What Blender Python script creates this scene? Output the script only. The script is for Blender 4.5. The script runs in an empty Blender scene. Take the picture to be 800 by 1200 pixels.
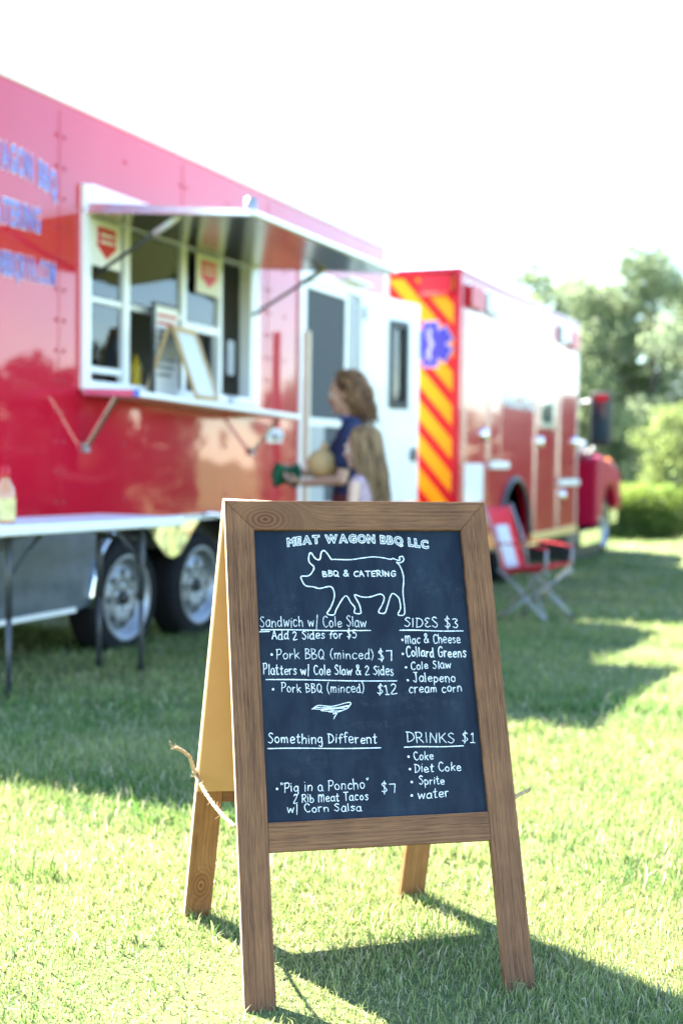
import bpy, bmesh, math, random
import numpy as np
from mathutils import Vector, Matrix
R = math.radians
PI = math.pi
S = bpy.context.scene
COL = S.collection

# ------------------------------------------------------------------ camera
CAM_H = 1.0
cam_d = bpy.data.cameras.new("camera")
cam = bpy.data.objects.new("camera", cam_d)
COL.objects.link(cam)
S.camera = cam
cam_d.sensor_fit = 'HORIZONTAL'
cam_d.sensor_width = 24.0
cam_d.lens = 45.0
cam_d.clip_start = 0.05
cam_d.clip_end = 2000
pt, rl = math.atan(60 / 1500), R(0.7)
fw = Vector((0, math.cos(pt), -math.sin(pt)))
up0 = Vector((0, math.sin(pt), math.cos(pt)))
rt0 = Vector((1, 0, 0))
up = up0 * math.cos(rl) - rt0 * math.sin(rl)
rt = rt0 * math.cos(rl) + up0 * math.sin(rl)
m = Matrix.Identity(4)
for i in range(3):
    m[i][0] = rt[i]; m[i][1] = up[i]; m[i][2] = -fw[i]
m[2][3] = CAM_H
cam.matrix_world = m
cam_d.dof.use_dof = True
cam_d.dof.focus_distance = 2.42
cam_d.dof.aperture_fstop = 2.3
cam_d.dof.aperture_blades = 9

# ------------------------------------------------------------------ light
SUN_EL, SUN_AZ = R(46), math.atan2(-0.63, 0.73)      # sun behind the left shoulder of the trailer
W = bpy.data.worlds.new("World")
S.world = W
W.use_nodes = True
wn = W.node_tree
bg = wn.nodes["Background"]
sky = wn.nodes.new("ShaderNodeTexSky")
sky.sky_type = 'NISHITA'
sky.sun_disc = False
sky.sun_elevation = SUN_EL
sky.sun_rotation = SUN_AZ
sky.air_density = 1.0
sky.dust_density = 0.15
sky.ozone_density = 4.0
wn.links.new(sky.outputs[0], bg.inputs[0])
bg.inputs[1].default_value = 0.088
sun_d = bpy.data.lights.new("sun", 'SUN')
sun_d.energy = 5.0
sun_d.angle = R(0.5)
sun_d.color = (1.0, 0.95, 0.86)
sun = bpy.data.objects.new("sun", sun_d)
COL.objects.link(sun)
sd = Vector((0.63, -0.73, -1.0)).normalized()
sun.rotation_euler = sd.to_track_quat('-Z', 'Y').to_euler()
sun.location = (-8, 6, 12)
S.view_settings.view_transform = 'Standard'
S.view_settings.look = 'None'
S.view_settings.gamma = 1.0
S.view_settings.use_curve_mapping = False
S.view_settings.use_white_balance = True
S.view_settings.white_balance_temperature = 6850
S.view_settings.white_balance_tint = 4
S.view_settings.exposure = 3.34
S.cycles.max_bounces = 8
S.cycles.diffuse_bounces = 4
S.cycles.glossy_bounces = 4
S.cycles.transmission_bounces = 6
S.cycles.transparent_max_bounces = 8
S.cycles.caustics_reflective = False
S.cycles.caustics_refractive = False
S.cycles.use_denoising = True
S.cycles.sample_clamp_indirect = 6.0

# ------------------------------------------------------------------ helpers
class MB:
    """collects shapes and links them as one mesh object"""
    def __init__(self):
        self.v = []; self.f = []; self.mi = []; self.sm = []; self.mats = []
    def _m(self, mt):
        if mt not in self.mats: self.mats.append(mt)
        return self.mats.index(mt)
    def add(self, vs, fs, mt, smooth=False):
        b = len(self.v); k = self._m(mt)
        self.v += [tuple(p) for p in vs]
        for f in fs:
            self.f.append([b + i for i in f]); self.mi.append(k); self.sm.append(smooth)
        return self
    def box(self, x0, x1, y0, y1, z0, z1, mt):
        vs = [(x, y, z) for z in (z0, z1) for y in (y0, y1) for x in (x0, x1)]
        fs = [(0, 2, 3, 1), (4, 5, 7, 6), (0, 1, 5, 4), (2, 6, 7, 3), (0, 4, 6, 2), (1, 3, 7, 5)]
        return self.add(vs, fs, mt)
    def quad(self, a, b, c, d, mt):
        return self.add([a, b, c, d], [(0, 1, 2, 3)], mt)
    def prism(self, poly, y0, y1, mt, ax='y', smooth=False):
        """poly in (x,z) extruded along y (ax y); in (x,y) along z (ax z); in (y,z) along x (ax x)"""
        n = len(poly)
        def P(p, t):
            return (p[0], t, p[1]) if ax == 'y' else ((p[0], p[1], t) if ax == 'z' else (t, p[0], p[1]))
        vs = [P(p, y0) for p in poly] + [P(p, y1) for p in poly]
        fs = [tuple(range(n)), tuple(range(2 * n - 1, n - 1, -1))]
        self.add(vs, fs, mt)
        return self.add(vs, [(i, i + n, (i + 1) % n + n, (i + 1) % n) for i in range(n)], mt, smooth)
    def tube(self, pts, r, mt, n=10, cap=True, smooth=True):
        pts = [Vector(p) for p in pts]
        rs = r if isinstance(r, (list, tuple)) else [r] * len(pts)
        vs, fs = [], []
        prev = None
        for i, p in enumerate(pts):
            t = (pts[min(i + 1, len(pts) - 1)] - pts[max(i - 1, 0)]).normalized()
            if prev is None:
                a = t.cross(Vector((0, 0, 1)))
                if a.length < 1e-3: a = t.cross(Vector((1, 0, 0)))
                a.normalize()
            else:
                a = (prev - t * prev.dot(t)).normalized()
            prev = a
            b = t.cross(a)
            for k in range(n):
                q = 2 * PI * k / n
                vs.append(p + (a * math.cos(q) + b * math.sin(q)) * rs[i])
        for i in range(len(pts) - 1):
            for k in range(n):
                fs.append((i * n + k, i * n + (k + 1) % n, (i + 1) * n + (k + 1) % n, (i + 1) * n + k))
        self.add(vs, fs, mt, smooth)
        if cap:
            self.add(vs[:n], [tuple(range(n - 1, -1, -1))], mt)
            self.add(vs[-n:], [tuple(range(n))], mt)
        return self
    def bar(self, a, b, w, h, mt, upv=(0, 0, 1)):
        a, b = Vector(a), Vector(b); t = (b - a).normalized(); u = Vector(upv)
        s = t.cross(u)
        if s.length < 1e-3: s = t.cross(Vector((1, 0, 0)))
        s.normalize(); u = s.cross(t)
        vs = [p + s * (i * w / 2) + u * (j * h / 2) for p in (a, b) for i, j in ((-1, -1), (1, -1), (1, 1), (-1, 1))]
        return self.add(vs, [(3, 2, 1, 0), (4, 5, 6, 7), (0, 1, 5, 4), (1, 2, 6, 5), (2, 3, 7, 6), (3, 0, 4, 7)], mt)
    def lathe(self, prof, mt, axis='z', c=(0, 0, 0), n=28, smooth=True):
        vs, fs = [], []
        for r_, t in prof:
            for k in range(n):
                q = 2 * PI * k / n; x, y = r_ * math.cos(q), r_ * math.sin(q)
                p = {'z': (x, y, t), 'y': (x, t, y), 'x': (t, x, y)}[axis]
                vs.append((p[0] + c[0], p[1] + c[1], p[2] + c[2]))
        for i in range(len(prof) - 1):
            for k in range(n):
                fs.append((i * n + k, i * n + (k + 1) % n, (i + 1) * n + (k + 1) % n, (i + 1) * n + k))
        return self.add(vs, fs, mt, smooth)
    def ball(self, c, r, mt, n=16, m_=10):
        rx, ry, rz = r if isinstance(r, (tuple, list)) else (r, r, r)
        vs = [(c[0] + rx * math.sin(PI * i / m_) * math.cos(2 * PI * k / n), c[1] + ry * math.sin(PI * i / m_) * math.sin(2 * PI * k / n), c[2] + rz * math.cos(PI * i / m_)) for i in range(m_ + 1) for k in range(n)]
        fs = [(i * n + k, (i + 1) * n + k, (i + 1) * n + (k + 1) % n, i * n + (k + 1) % n) for i in range(m_) for k in range(n)]
        return self.add(vs, fs, mt, True)
    def build(self, name, parent=None, bevel=0, seg=2, loc=None, recalc=True, merge=True):
        me = bpy.data.meshes.new(name)
        me.from_pydata([tuple(p) for p in self.v], [], self.f)
        for mt in self.mats: me.materials.append(mt)
        me.polygons.foreach_set('material_index', self.mi)
        me.polygons.foreach_set('use_smooth', self.sm)
        bm = bmesh.new(); bm.from_mesh(me)
        if merge: bmesh.ops.remove_doubles(bm, verts=bm.verts, dist=1e-5)
        if recalc: bmesh.ops.recalc_face_normals(bm, faces=bm.faces)
        if bevel:
            es = [e for e in bm.edges if len(e.link_faces) == 2 and e.calc_face_angle(0) > 0.6]
            bmesh.ops.bevel(bm, geom=es, offset=bevel, segments=seg, affect='EDGES', profile=0.5, clamp_overlap=True)
        bm.to_mesh(me); bm.free()
        o = bpy.data.objects.new(name, me)
        COL.objects.link(o)
        if parent is not None: o.parent = parent
        if loc is not None: o.location = loc
        return o

def tag(o, label, cat, group=None, kind=None):
    if label: o['label'] = label
    if cat: o['category'] = cat
    if group: o['group'] = group
    if kind: o['kind'] = kind
    return o
def thing(name, label, cat, loc=(0, 0, 0), rotz=0, group=None):
    o = bpy.data.objects.new(name, None); COL.objects.link(o)
    o.empty_display_size = 0.2
    o.location = loc; o.rotation_euler = (0, 0, rotz)
    return tag(o, label, cat, group)

# ------------------------------------------------------------------ materials
def new_mat(name):
    mt = bpy.data.materials.new(name); mt.use_nodes = True
    nt = mt.node_tree
    return mt, nt, nt.nodes["Principled BSDF"]
def N(nt, typ, **kw):
    n = nt.nodes.new(typ)
    for k, v in kw.items():
        if k.startswith('i_'):
            key = k[2:]
            n.inputs[int(key) if key.isdigit() else key].default_value = v
        else: setattr(n, k, v)
    return n
def mat(name, base, rough=0.5, metal=0.0, var=0.12, scale=6.0, coat=0.0, bump=0.0, bscale=80.0, spec=0.5, trans=0.0, ior=1.5, wav=0.0, wscale=2.0, stretch=None):
    mt, nt, b = new_mat(name)
    b.inputs['Roughness'].default_value = rough
    b.inputs['Metallic'].default_value = metal
    b.inputs['Specular IOR Level'].default_value = spec
    b.inputs['Coat Weight'].default_value = coat
    b.inputs['Coat Roughness'].default_value = 0.03
    b.inputs['IOR'].default_value = ior
    b.inputs['Transmission Weight'].default_value = trans
    tc = N(nt, 'ShaderNodeTexCoord')
    src = tc.outputs['Object']
    if stretch:
        mp = N(nt, 'ShaderNodeMapping'); mp.inputs['Scale'].default_value = stretch
        nt.links.new(src, mp.inputs[0]); src = mp.outputs[0]
    nz = N(nt, 'ShaderNodeTexNoise', i_Scale=scale, i_Detail=5.0, i_Roughness=0.6)
    nt.links.new(src, nz.inputs['Vector'])
    cr = N(nt, 'ShaderNodeValToRGB')
    cr.color_ramp.elements[0].position = 0.3; cr.color_ramp.elements[1].position = 0.7
    cr.color_ramp.elements[0].color = (*[max(0, c * (1 - var)) for c in base], 1)
    cr.color_ramp.elements[1].color = (*[min(1, c * (1 + var)) for c in base], 1)
    nt.links.new(nz.outputs[0], cr.inputs[0])
    nt.links.new(cr.outputs[0], b.inputs['Base Color'])
    rr = N(nt, 'ShaderNodeMapRange'); rr.inputs[3].default_value = rough * 0.85; rr.inputs[4].default_value = min(1, rough * 1.2)
    nt.links.new(nz.outputs[0], rr.inputs[0]); nt.links.new(rr.outputs[0], b.inputs['Roughness'])
    last = None
    if wav:
        nw = N(nt, 'ShaderNodeTexNoise', i_Scale=wscale, i_Detail=1.0)
        nt.links.new(tc.outputs['Object'], nw.inputs['Vector'])
        bw = N(nt, 'ShaderNodeBump', i_Strength=1.0, i_Distance=wav)
        nt.links.new(nw.outputs[0], bw.inputs['Height']); last = bw
    if bump:
        nb = N(nt, 'ShaderNodeTexNoise', i_Scale=bscale, i_Detail=4.0)
        nt.links.new(src, nb.inputs['Vector'])
        bb = N(nt, 'ShaderNodeBump', i_Strength=0.6, i_Distance=bump)
        nt.links.new(nb.outputs[0], bb.inputs['Height'])
        if last: nt.links.new(last.outputs[0], bb.inputs['Normal'])
        last = bb
    if last:
        nt.links.new(last.outputs[0], b.inputs['Normal']); nt.links.new(last.outputs[0], b.inputs['Coat Normal'])
    return mt

def wood_mat(name, dark, light, along='z', knot=None, rough=0.55, seed=0.0):
    """stained pine: streaked grain along one object axis; an optional knot at (x,z,radius)"""
    mt, nt, b = new_mat(name)
    L = nt.links.new
    tc = N(nt, 'ShaderNodeTexCoord')
    sx = N(nt, 'ShaderNodeSeparateXYZ'); L(tc.outputs['Object'], sx.inputs[0])
    a, c = ('Z', 'X') if along == 'z' else ('X', 'Z')
    # gentle wander of the grain
    wn_ = N(nt, 'ShaderNodeTexNoise', i_Scale=3.0, i_Detail=2.0); L(tc.outputs['Object'], wn_.inputs['Vector'])
    wm = N(nt, 'ShaderNodeMath', operation='MULTIPLY_ADD'); L(wn_.outputs[0], wm.inputs[0]); wm.inputs[1].default_value = 0.014
    L(sx.outputs[c], wm.inputs[2])
    across = wm.outputs[0]
    ring = None
    if knot:
        kx, kz, kr = knot
        cb = N(nt, 'ShaderNodeCombineXYZ'); L(sx.outputs['X'], cb.inputs[0]); L(sx.outputs['Z'], cb.inputs[2])
        vs = N(nt, 'ShaderNodeVectorMath', operation='SUBTRACT'); L(cb.outputs[0], vs.inputs[0]); vs.inputs[1].default_value = (kx, 0, kz)
        mv = N(nt, 'ShaderNodeVectorMath', operation='MULTIPLY'); L(vs.outputs[0], mv.inputs[0])
        mv.inputs[1].default_value = (1, 1, 0.6) if along == 'z' else (0.6, 1, 1)
        ln = N(nt, 'ShaderNodeVectorMath', operation='LENGTH'); L(mv.outputs[0], ln.inputs[0])
        ex = N(nt, 'ShaderNodeMath', operation='DIVIDE'); L(ln.outputs['Value'], ex.inputs[0]); ex.inputs[1].default_value = kr
        pw = N(nt, 'ShaderNodeMath', operation='POWER'); L(ex.outputs[0], pw.inputs[0]); pw.inputs[1].default_value = 2.0
        ng = N(nt, 'ShaderNodeMath', operation='MULTIPLY'); L(pw.outputs[0], ng.inputs[0]); ng.inputs[1].default_value = -0.5
        gs = N(nt, 'ShaderNodeMath', operation='EXPONENT'); L(ng.outputs[0], gs.inputs[0])
        ring = gs.outputs[0]
        mk = N(nt, 'ShaderNodeMix', data_type='FLOAT'); L(ring, mk.inputs[0]); L(across, mk.inputs[2])
        L(ln.outputs['Value'], mk.inputs[3])
        across = mk.outputs[0]
    def streak(fa, fl, det):
        m1 = N(nt, 'ShaderNodeMath', operation='MULTIPLY'); L(across, m1.inputs[0]); m1.inputs[1].default_value = fa
        m2 = N(nt, 'ShaderNodeMath', operation='MULTIPLY_ADD'); L(sx.outputs[a], m2.inputs[0]); m2.inputs[1].default_value = fl; m2.inputs[2].default_value = seed
        cx = N(nt, 'ShaderNodeCombineXYZ'); L(m1.outputs[0], cx.inputs[0]); L(m2.outputs[0], cx.inputs[1]); L(sx.outputs['Y'], cx.inputs[2])
        n_ = N(nt, 'ShaderNodeTexNoise', i_Scale=1.0, i_Detail=det, i_Roughness=0.65); L(cx.outputs[0], n_.inputs['Vector'])
        return n_
    s1 = streak(260.0, 3.0, 3.0)
    s2 = streak(900.0, 22.0, 4.0)
    blo = N(nt, 'ShaderNodeTexNoise', i_Scale=9.0, i_Detail=3.0); L(tc.outputs['Object'], blo.inputs['Vector'])
    ad = N(nt, 'ShaderNodeMath', operation='MULTIPLY_ADD'); L(s1.outputs[0], ad.inputs[0]); ad.inputs[1].default_value = 0.42
    ad2 = N(nt, 'ShaderNodeMath', operation='MULTIPLY_ADD'); L(s2.outputs[0], ad2.inputs[0]); ad2.inputs[1].default_value = 0.44; L(ad2.outputs[0], ad.inputs[2])
    ad3 = N(nt, 'ShaderNodeMath', operation='MULTIPLY'); L(blo.outputs[0], ad3.inputs[0]); ad3.inputs[1].default_value = 0.22; L(ad3.outputs[0], ad2.inputs[2])
    cr = N(nt, 'ShaderNodeValToRGB'); e = cr.color_ramp.elements
    e[0].position = 0.40; e[0].color = (*dark, 1); e[1].position = 0.66; e[1].color = (*light, 1)
    L(ad.outputs[0], cr.inputs[0])
    out = cr.outputs[0]
    if ring is not None:
        mx = N(nt, 'ShaderNodeMix', data_type='RGBA'); L(out, mx.inputs[6])
        dk = N(nt, 'ShaderNodeMix', data_type='RGBA', blend_type='MULTIPLY'); dk.inputs[0].default_value = 1.0; L(out, dk.inputs[6]); dk.inputs[7].default_value = (0.52, 0.33, 0.25, 1)
        rg = N(nt, 'ShaderNodeMath', operation='MULTIPLY'); L(ln.outputs['Value'], rg.inputs[0]); rg.inputs[1].default_value = 900.0
        sn = N(nt, 'ShaderNodeMath', operation='SINE'); L(rg.outputs[0], sn.inputs[0])
        sm_ = N(nt, 'ShaderNodeMath', operation='MULTIPLY_ADD'); L(sn.outputs[0], sm_.inputs[0]); sm_.inputs[1].default_value = 0.42; sm_.inputs[2].default_value = 0.55
        fm = N(nt, 'ShaderNodeMath', operation='MULTIPLY', use_clamp=True); L(ring, fm.inputs[0]); L(sm_.outputs[0], fm.inputs[1])
        L(fm.outputs[0], mx.inputs[0])
        L(dk.outputs[2], mx.inputs[7]); out = mx.outputs[2]
    L(out, b.inputs['Base Color'])
    b.inputs['Roughness'].default_value = rough
    b.inputs['Specular IOR Level'].default_value = 0.15
    bp = N(nt, 'ShaderNodeBump', i_Strength=0.5, i_Distance=0.0006); L(ad.outputs[0], bp.inputs['Height']); L(bp.outputs[0], b.inputs['Normal'])
    return mt

def paint_mat(name, base, rough=0.3, wav=0.004, ior=1.5):
    mt = mat(name, base, rough=rough, var=0.03, scale=1.5, coat=1.0, wav=wav, wscale=1.7)
    b = mt.node_tree.nodes["Principled BSDF"]
    b.inputs['Coat IOR'].default_value = ior
    b.inputs['Specular IOR Level'].default_value = 0.08
    return mt

def glass_mat(name, tint=(0.8, 0.9, 0.95), ior=1.9):
    """tinted window glass: mirror reflection by Fresnel over see-through"""
    mt = bpy.data.materials.new(name); mt.use_nodes = True
    nt = mt.node_tree; nt.nodes.remove(nt.nodes["Principled BSDF"]); L = nt.links.new
    fr = N(nt, 'ShaderNodeFresnel', i_IOR=ior)
    tr = N(nt, 'ShaderNodeBsdfTransparent'); tr.inputs[0].default_value = (*tint, 1)
    gl = N(nt, 'ShaderNodeBsdfGlossy', i_Roughness=0.02)
    tc = N(nt, 'ShaderNodeTexCoord'); nz = N(nt, 'ShaderNodeTexNoise', i_Scale=3.0); L(tc.outputs['Object'], nz.inputs['Vector'])
    bp = N(nt, 'ShaderNodeBump', i_Strength=1.0, i_Distance=0.002); L(nz.outputs[0], bp.inputs['Height']); L(bp.outputs[0], gl.inputs['Normal'])
    mx = N(nt, 'ShaderNodeMixShader'); L(fr.outputs[0], mx.inputs[0]); L(tr.outputs[0], mx.inputs[1]); L(gl.outputs[0], mx.inputs[2])
    L(mx.outputs[0], nt.nodes["Material Output"].inputs[0])
    return mt

def leaf_mat(name, attr=True, gain=1.0, trans=0.5, rough=0.55):
    mt = bpy.data.materials.new(name); mt.use_nodes = True
    nt = mt.node_tree; b = nt.nodes["Principled BSDF"]; L = nt.links.new
    at = N(nt, 'ShaderNodeAttribute', attribute_name='tint')
    b.inputs['Roughness'].default_value = rough
    b.inputs['Specular IOR Level'].default_value = 0.3
    L(at.outputs['Color'], b.inputs['Base Color'])
    tl = N(nt, 'ShaderNodeBsdfTranslucent')
    hs = N(nt, 'ShaderNodeHueSaturation', i_Value=1.5 * gain, i_Saturation=1.05, i_Hue=0.49); L(at.outputs['Color'], hs.inputs['Color']); L(hs.outputs[0], tl.inputs[0])
    mx = N(nt, 'ShaderNodeMixShader'); mx.inputs[0].default_value = trans
    L(b.outputs[0], mx.inputs[1]); L(tl.outputs[0], mx.inputs[2]); L(mx.outputs[0], nt.nodes["Material Output"].inputs[0])
    return mt

M = dict(
    red=paint_mat('trailer red paint', (0.50, 0.001, 0.024), wav=0.0055, ior=1.62),
    ared=paint_mat('ambulance red paint', (0.42, 0.002, 0.020), wav=0.003, ior=1.30),
    bred=mat('bonnet red paint', (0.36, 0.002, 0.035), .4, var=.04, spec=.25),
    white=mat('white painted metal', (0.80, 0.80, 0.80), 0.35, var=0.03, coat=0.3),
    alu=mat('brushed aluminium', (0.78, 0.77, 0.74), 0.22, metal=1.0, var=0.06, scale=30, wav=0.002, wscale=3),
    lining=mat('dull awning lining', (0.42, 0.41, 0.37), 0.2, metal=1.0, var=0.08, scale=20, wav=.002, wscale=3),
    plate=mat('skirt plate with dark reflection', (0.10, 0.125, 0.165), 0.30, metal=0.35, var=0.2, scale=9, wav=0.012, wscale=5, spec=.6),  # dark slate reflection of the polished skirt put into the colour
    mirror_alu=mat('polished aluminium', (0.80, 0.82, 0.86), 0.06, metal=1.0, var=0.04, wav=0.006, wscale=4),
    chrome=mat('chrome', (0.85, 0.86, 0.88), 0.06, metal=1.0, var=0.02),
    rim=mat('galvanised rim', (0.31, 0.33, 0.37), 0.40, metal=0.75, var=0.08, scale=20),
    black=mat('black plastic', (0.018, 0.019, 0.021), 0.45, var=0.15),
    rubber=mat('tyre rubber', (0.011, 0.011, 0.013), 0.8, var=0.3, scale=25, bump=0.001, spec=0.2),
    dark=mat('dark interior', (0.05, 0.05, 0.055), 0.7, var=0.2),
    screen=mat('insect screen', (0.075, 0.08, 0.09), 0.8, var=0.1, scale=40),
    grey=mat('grey metal', (0.33, 0.34, 0.37), 0.4, metal=0.5, var=0.1, scale=15),
    steel=mat('grey powder coated steel', (0.055, 0.058, 0.066), 0.45, metal=0.3, var=0.1),
    glass=glass_mat('window glass'),
    plastic=mat('white table plastic', (0.74, 0.75, 0.77), 0.45, var=0.05, scale=40, bump=0.0004, bscale=300),
    paper=mat('white paper', (0.80, 0.78, 0.74), 0.7, var=0.04),
    redink=mat('red print', (0.55, 0.03, 0.03), 0.7, var=0.1),
    pink=mat('faded pink print and tint', (0.72, 0.12, 0.22), 0.7, var=0.15),
    ink=mat('grey print', (0.18, 0.18, 0.2), 0.7, var=0.1),
    blue=mat('royal blue vinyl', (0.05, 0.11, 0.55), 0.4, var=0.06, coat=0.5),
    wvinyl=mat('white vinyl', (0.80, 0.80, 0.84), 0.4, var=0.03, coat=0.5),
    yellow=mat('reflective amber vinyl', (0.80, 0.27, 0.001), 0.5, var=0.04, spec=0.25),
    sred=mat('reflective red vinyl', (0.52, 0.001, 0.006), 0.5, var=0.04, spec=0.25),
    starblue=mat('blue emblem vinyl', (0.035, 0.035, 0.36), 0.5, var=0.05, spec=.3),
    rlens=mat('red lens', (0.50, 0.004, 0.02), 0.35, var=0.05, spec=.3),
    wlens=mat('clear lens', (0.55, 0.58, 0.62), 0.3, var=0.05),
    amber=mat('amber lens', (0.85, 0.22, 0.01), 0.3, var=0.05),
    rfab=mat('red canvas', (0.55, 0.012, 0.03), 0.8, var=0.12, scale=40, bump=0.0008, bscale=400),
    gfab=mat('grey mesh fabric', (0.50, 0.51, 0.55), 0.8, var=0.1, scale=50),
    mdf=mat('golden hardboard', (0.47, 0.27, 0.11), 0.6, var=0.07, scale=9, bump=0.0003, bscale=400),
    raw=mat('raw pine edge', (0.62, 0.46, 0.30), 0.6, var=0.12, scale=20, stretch=(1, 1, 0.1)),
    twine=mat('jute twine', (0.42, 0.30, 0.17), 0.9, var=0.3, scale=300),
    cream=mat('cream painted timber', (0.70, 0.60, 0.48), 0.6, var=0.08),
    easel=mat('natural pine', (0.52, 0.36, 0.19), 0.6, var=0.12, scale=25, stretch=(1, 1, 0.15)),
    board_w=mat('whiteboard face', (0.66, 0.69, 0.73), 0.4, var=0.05, scale=12),
    bark=mat('bark', (0.075, 0.06, 0.05), 0.9, var=0.4, scale=6, bump=0.01, bscale=20),
    leaf=leaf_mat('tree leaves', gain=1.3, trans=.58),
    grassm=leaf_mat('grass blades', trans=0.38, rough=0.75),
)
# ================================================================== setting
rng = np.random.default_rng(7)
random.seed(5)
def gz(y):
    y = np.asarray(y, float)
    a = np.clip((y - 4.5) / 7.5, 0, 1); a = a * a * (3 - 2 * a)
    return -0.28 * a - 0.84 * np.clip((y - 19) / 27, 0, 1)

def smooth_noise(x, y, seed, sc):
    r_ = np.random.default_rng(seed); out = np.zeros_like(x)
    for k in range(6):
        a = r_.uniform(0, 2 * PI); f = sc * r_.uniform(0.6, 1.8); p = r_.uniform(0, 2 * PI)
        out += np.sin((x * math.cos(a) + y * math.sin(a)) * f + p)
    return out / 6

# ground: one sheet to the horizon
xs = np.concatenate([np.linspace(-900, -60, 8), np.linspace(-40, -6, 10), np.linspace(-5, 8, 60), np.linspace(9, 60, 20), np.linspace(90, 900, 8)])
ys = np.concatenate([np.linspace(-300, -10, 8), np.linspace(-6, 1, 6), np.linspace(1.3, 12, 70), np.linspace(12.5, 50, 50), np.linspace(60, 1200, 12)])
X, Y = np.meshgrid(xs, ys)
def ground_z(x, y):
    return gz(y) + 0.012 * smooth_noise(x, y, 3, 3.0) * (y < 60)
Z = ground_z(X, Y)
nx, ny = len(xs), len(ys)
vs = np.stack([X.ravel(), Y.ravel(), Z.ravel()], 1)
fs = [(j * nx + i, j * nx + i + 1, (j + 1) * nx + i + 1, (j + 1) * nx + i) for j in range(ny - 1) for i in range(nx - 1)]
gme = bpy.data.meshes.new('ground'); gme.from_pydata(vs.tolist(), [], fs)
gme.polygons.foreach_set('use_smooth', [True] * len(fs))
gm, nt, b = new_mat('lawn soil and thatch'); L = nt.links.new
tc = N(nt, 'ShaderNodeTexCoord')
n1 = N(nt, 'ShaderNodeTexNoise', i_Scale=0.9, i_Detail=6.0, i_Roughness=0.6); L(tc.outputs['Object'], n1.inputs['Vector'])
n2 = N(nt, 'ShaderNodeTexNoise', i_Scale=60.0, i_Detail=5.0, i_Roughness=0.7); L(tc.outputs['Object'], n2.inputs['Vector'])
c1 = N(nt, 'ShaderNodeValToRGB'); e = c1.color_ramp.elements
e[0].position = 0.35; e[0].color = (0.075, 0.115, 0.030, 1); e[1].position = 0.68; e[1].color = (0.17, 0.18, 0.065, 1)
L(n1.outputs[0], c1.inputs[0])
c2 = N(nt, 'ShaderNodeValToRGB'); e = c2.color_ramp.elements
e[0].position = 0.3; e[0].color = (0.45, 0.5, 0.4, 1); e[1].position = 0.7; e[1].color = (1.3, 1.2, 1.0, 1)
L(n2.outputs[0], c2.inputs[0])
mx = N(nt, 'ShaderNodeMix', data_type='RGBA', blend_type='MULTIPLY'); mx.inputs[0].default_value = 1; L(c1.outputs[0], mx.inputs[6]); L(c2.outputs[0], mx.inputs[7])
L(mx.outputs[2], b.inputs['Base Color']); b.inputs['Roughness'].default_value = 0.9
bp = N(nt, 'ShaderNodeBump', i_Strength=0.8, i_Distance=0.02); L(n2.outputs[0], bp.inputs['Height']); L(bp.outputs[0], b.inputs['Normal'])
gme.materials.append(gm)
ground = bpy.data.objects.new('ground', gme); COL.objects.link(ground)
tag(ground, 'lawn ground falling gently away towards the trees', 'ground', kind='structure')

def mesh_from_arrays(name, verts, faces_n, loops, col, mt, smooth=False):
    me = bpy.data.meshes.new(name)
    me.vertices.add(len(verts)); me.vertices.foreach_set('co', np.ascontiguousarray(verts, np.float32).ravel())
    me.loops.add(len(loops)); me.loops.foreach_set('vertex_index', np.ascontiguousarray(loops, np.int32))
    st = np.concatenate([[0], np.cumsum(faces_n)[:-1]]).astype(np.int32)
    me.polygons.add(len(faces_n)); me.polygons.foreach_set('loop_start', st)
    me.update(calc_edges=True)
    at = me.attributes.new('tint', 'FLOAT_COLOR', 'POINT')
    c4 = np.ones((len(verts), 4), np.float32); c4[:, :3] = col
    at.data.foreach_set('color', c4.ravel())
    me.materials.append(mt)
    if smooth: me.polygons.foreach_set('use_smooth', np.ones(len(faces_n), bool))
    return me

def blades(n, pts, h, w, droop, dry):
    """grass blades, five verts each: a bent tapering strip"""
    x, y = pts[:, 0], pts[:, 1]; z = ground_z(x, y) - 0.004
    a = rng.uniform(0, 2 * PI, n); dx, dy = np.cos(a), np.sin(a)
    b_ = rng.uniform(0, 2 * PI, n) ; sx, sy = np.cos(b_), np.sin(b_)
    d = droop * h * rng.uniform(0.2, 1.4, n)
    V = np.zeros((n, 5, 3), np.float32)
    hw = w / 2
    mx_, my_, mz = x + dx * d * 0.3, y + dy * d * 0.3, z + h * 0.6
    tx, ty, tz = x + dx * d, y + dy * d, z + h * np.clip(1.05 - 0.35 * (d / h) ** 2, 0.35, 1.1)
    V[:, 0] = np.stack([x - sx * hw, y - sy * hw, z], 1); V[:, 1] = np.stack([x + sx * hw, y + sy * hw, z], 1)
    V[:, 2] = np.stack([mx_ - sx * hw * .8, my_ - sy * hw * .8, mz], 1); V[:, 3] = np.stack([mx_ + sx * hw * .8, my_ + sy * hw * .8, mz], 1)
    V[:, 4] = np.stack([tx, ty, tz], 1)
    g = np.array([0.062, 0.155, 0.034]); yg = np.array([0.30, 0.325, 0.13]); st = np.array([0.48, 0.44, 0.29])
    t = np.clip(rng.normal(0.48, 0.28, n) + 0.55 * smooth_noise(x, y, 11, 2.4) + .4 * smooth_noise(x, y, 12, 9.0), 0, 1)[:, None]
    c = g * (1 - t) + yg * t
    isd = (rng.random(n) < dry)[:, None]
    c = np.where(isd, st * rng.uniform(0.6, 1.15, (n, 1)), c) * rng.uniform(0.8, 1.2, (n, 1))
    return V, np.repeat(c[:, None, :], 5, 1)

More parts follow.
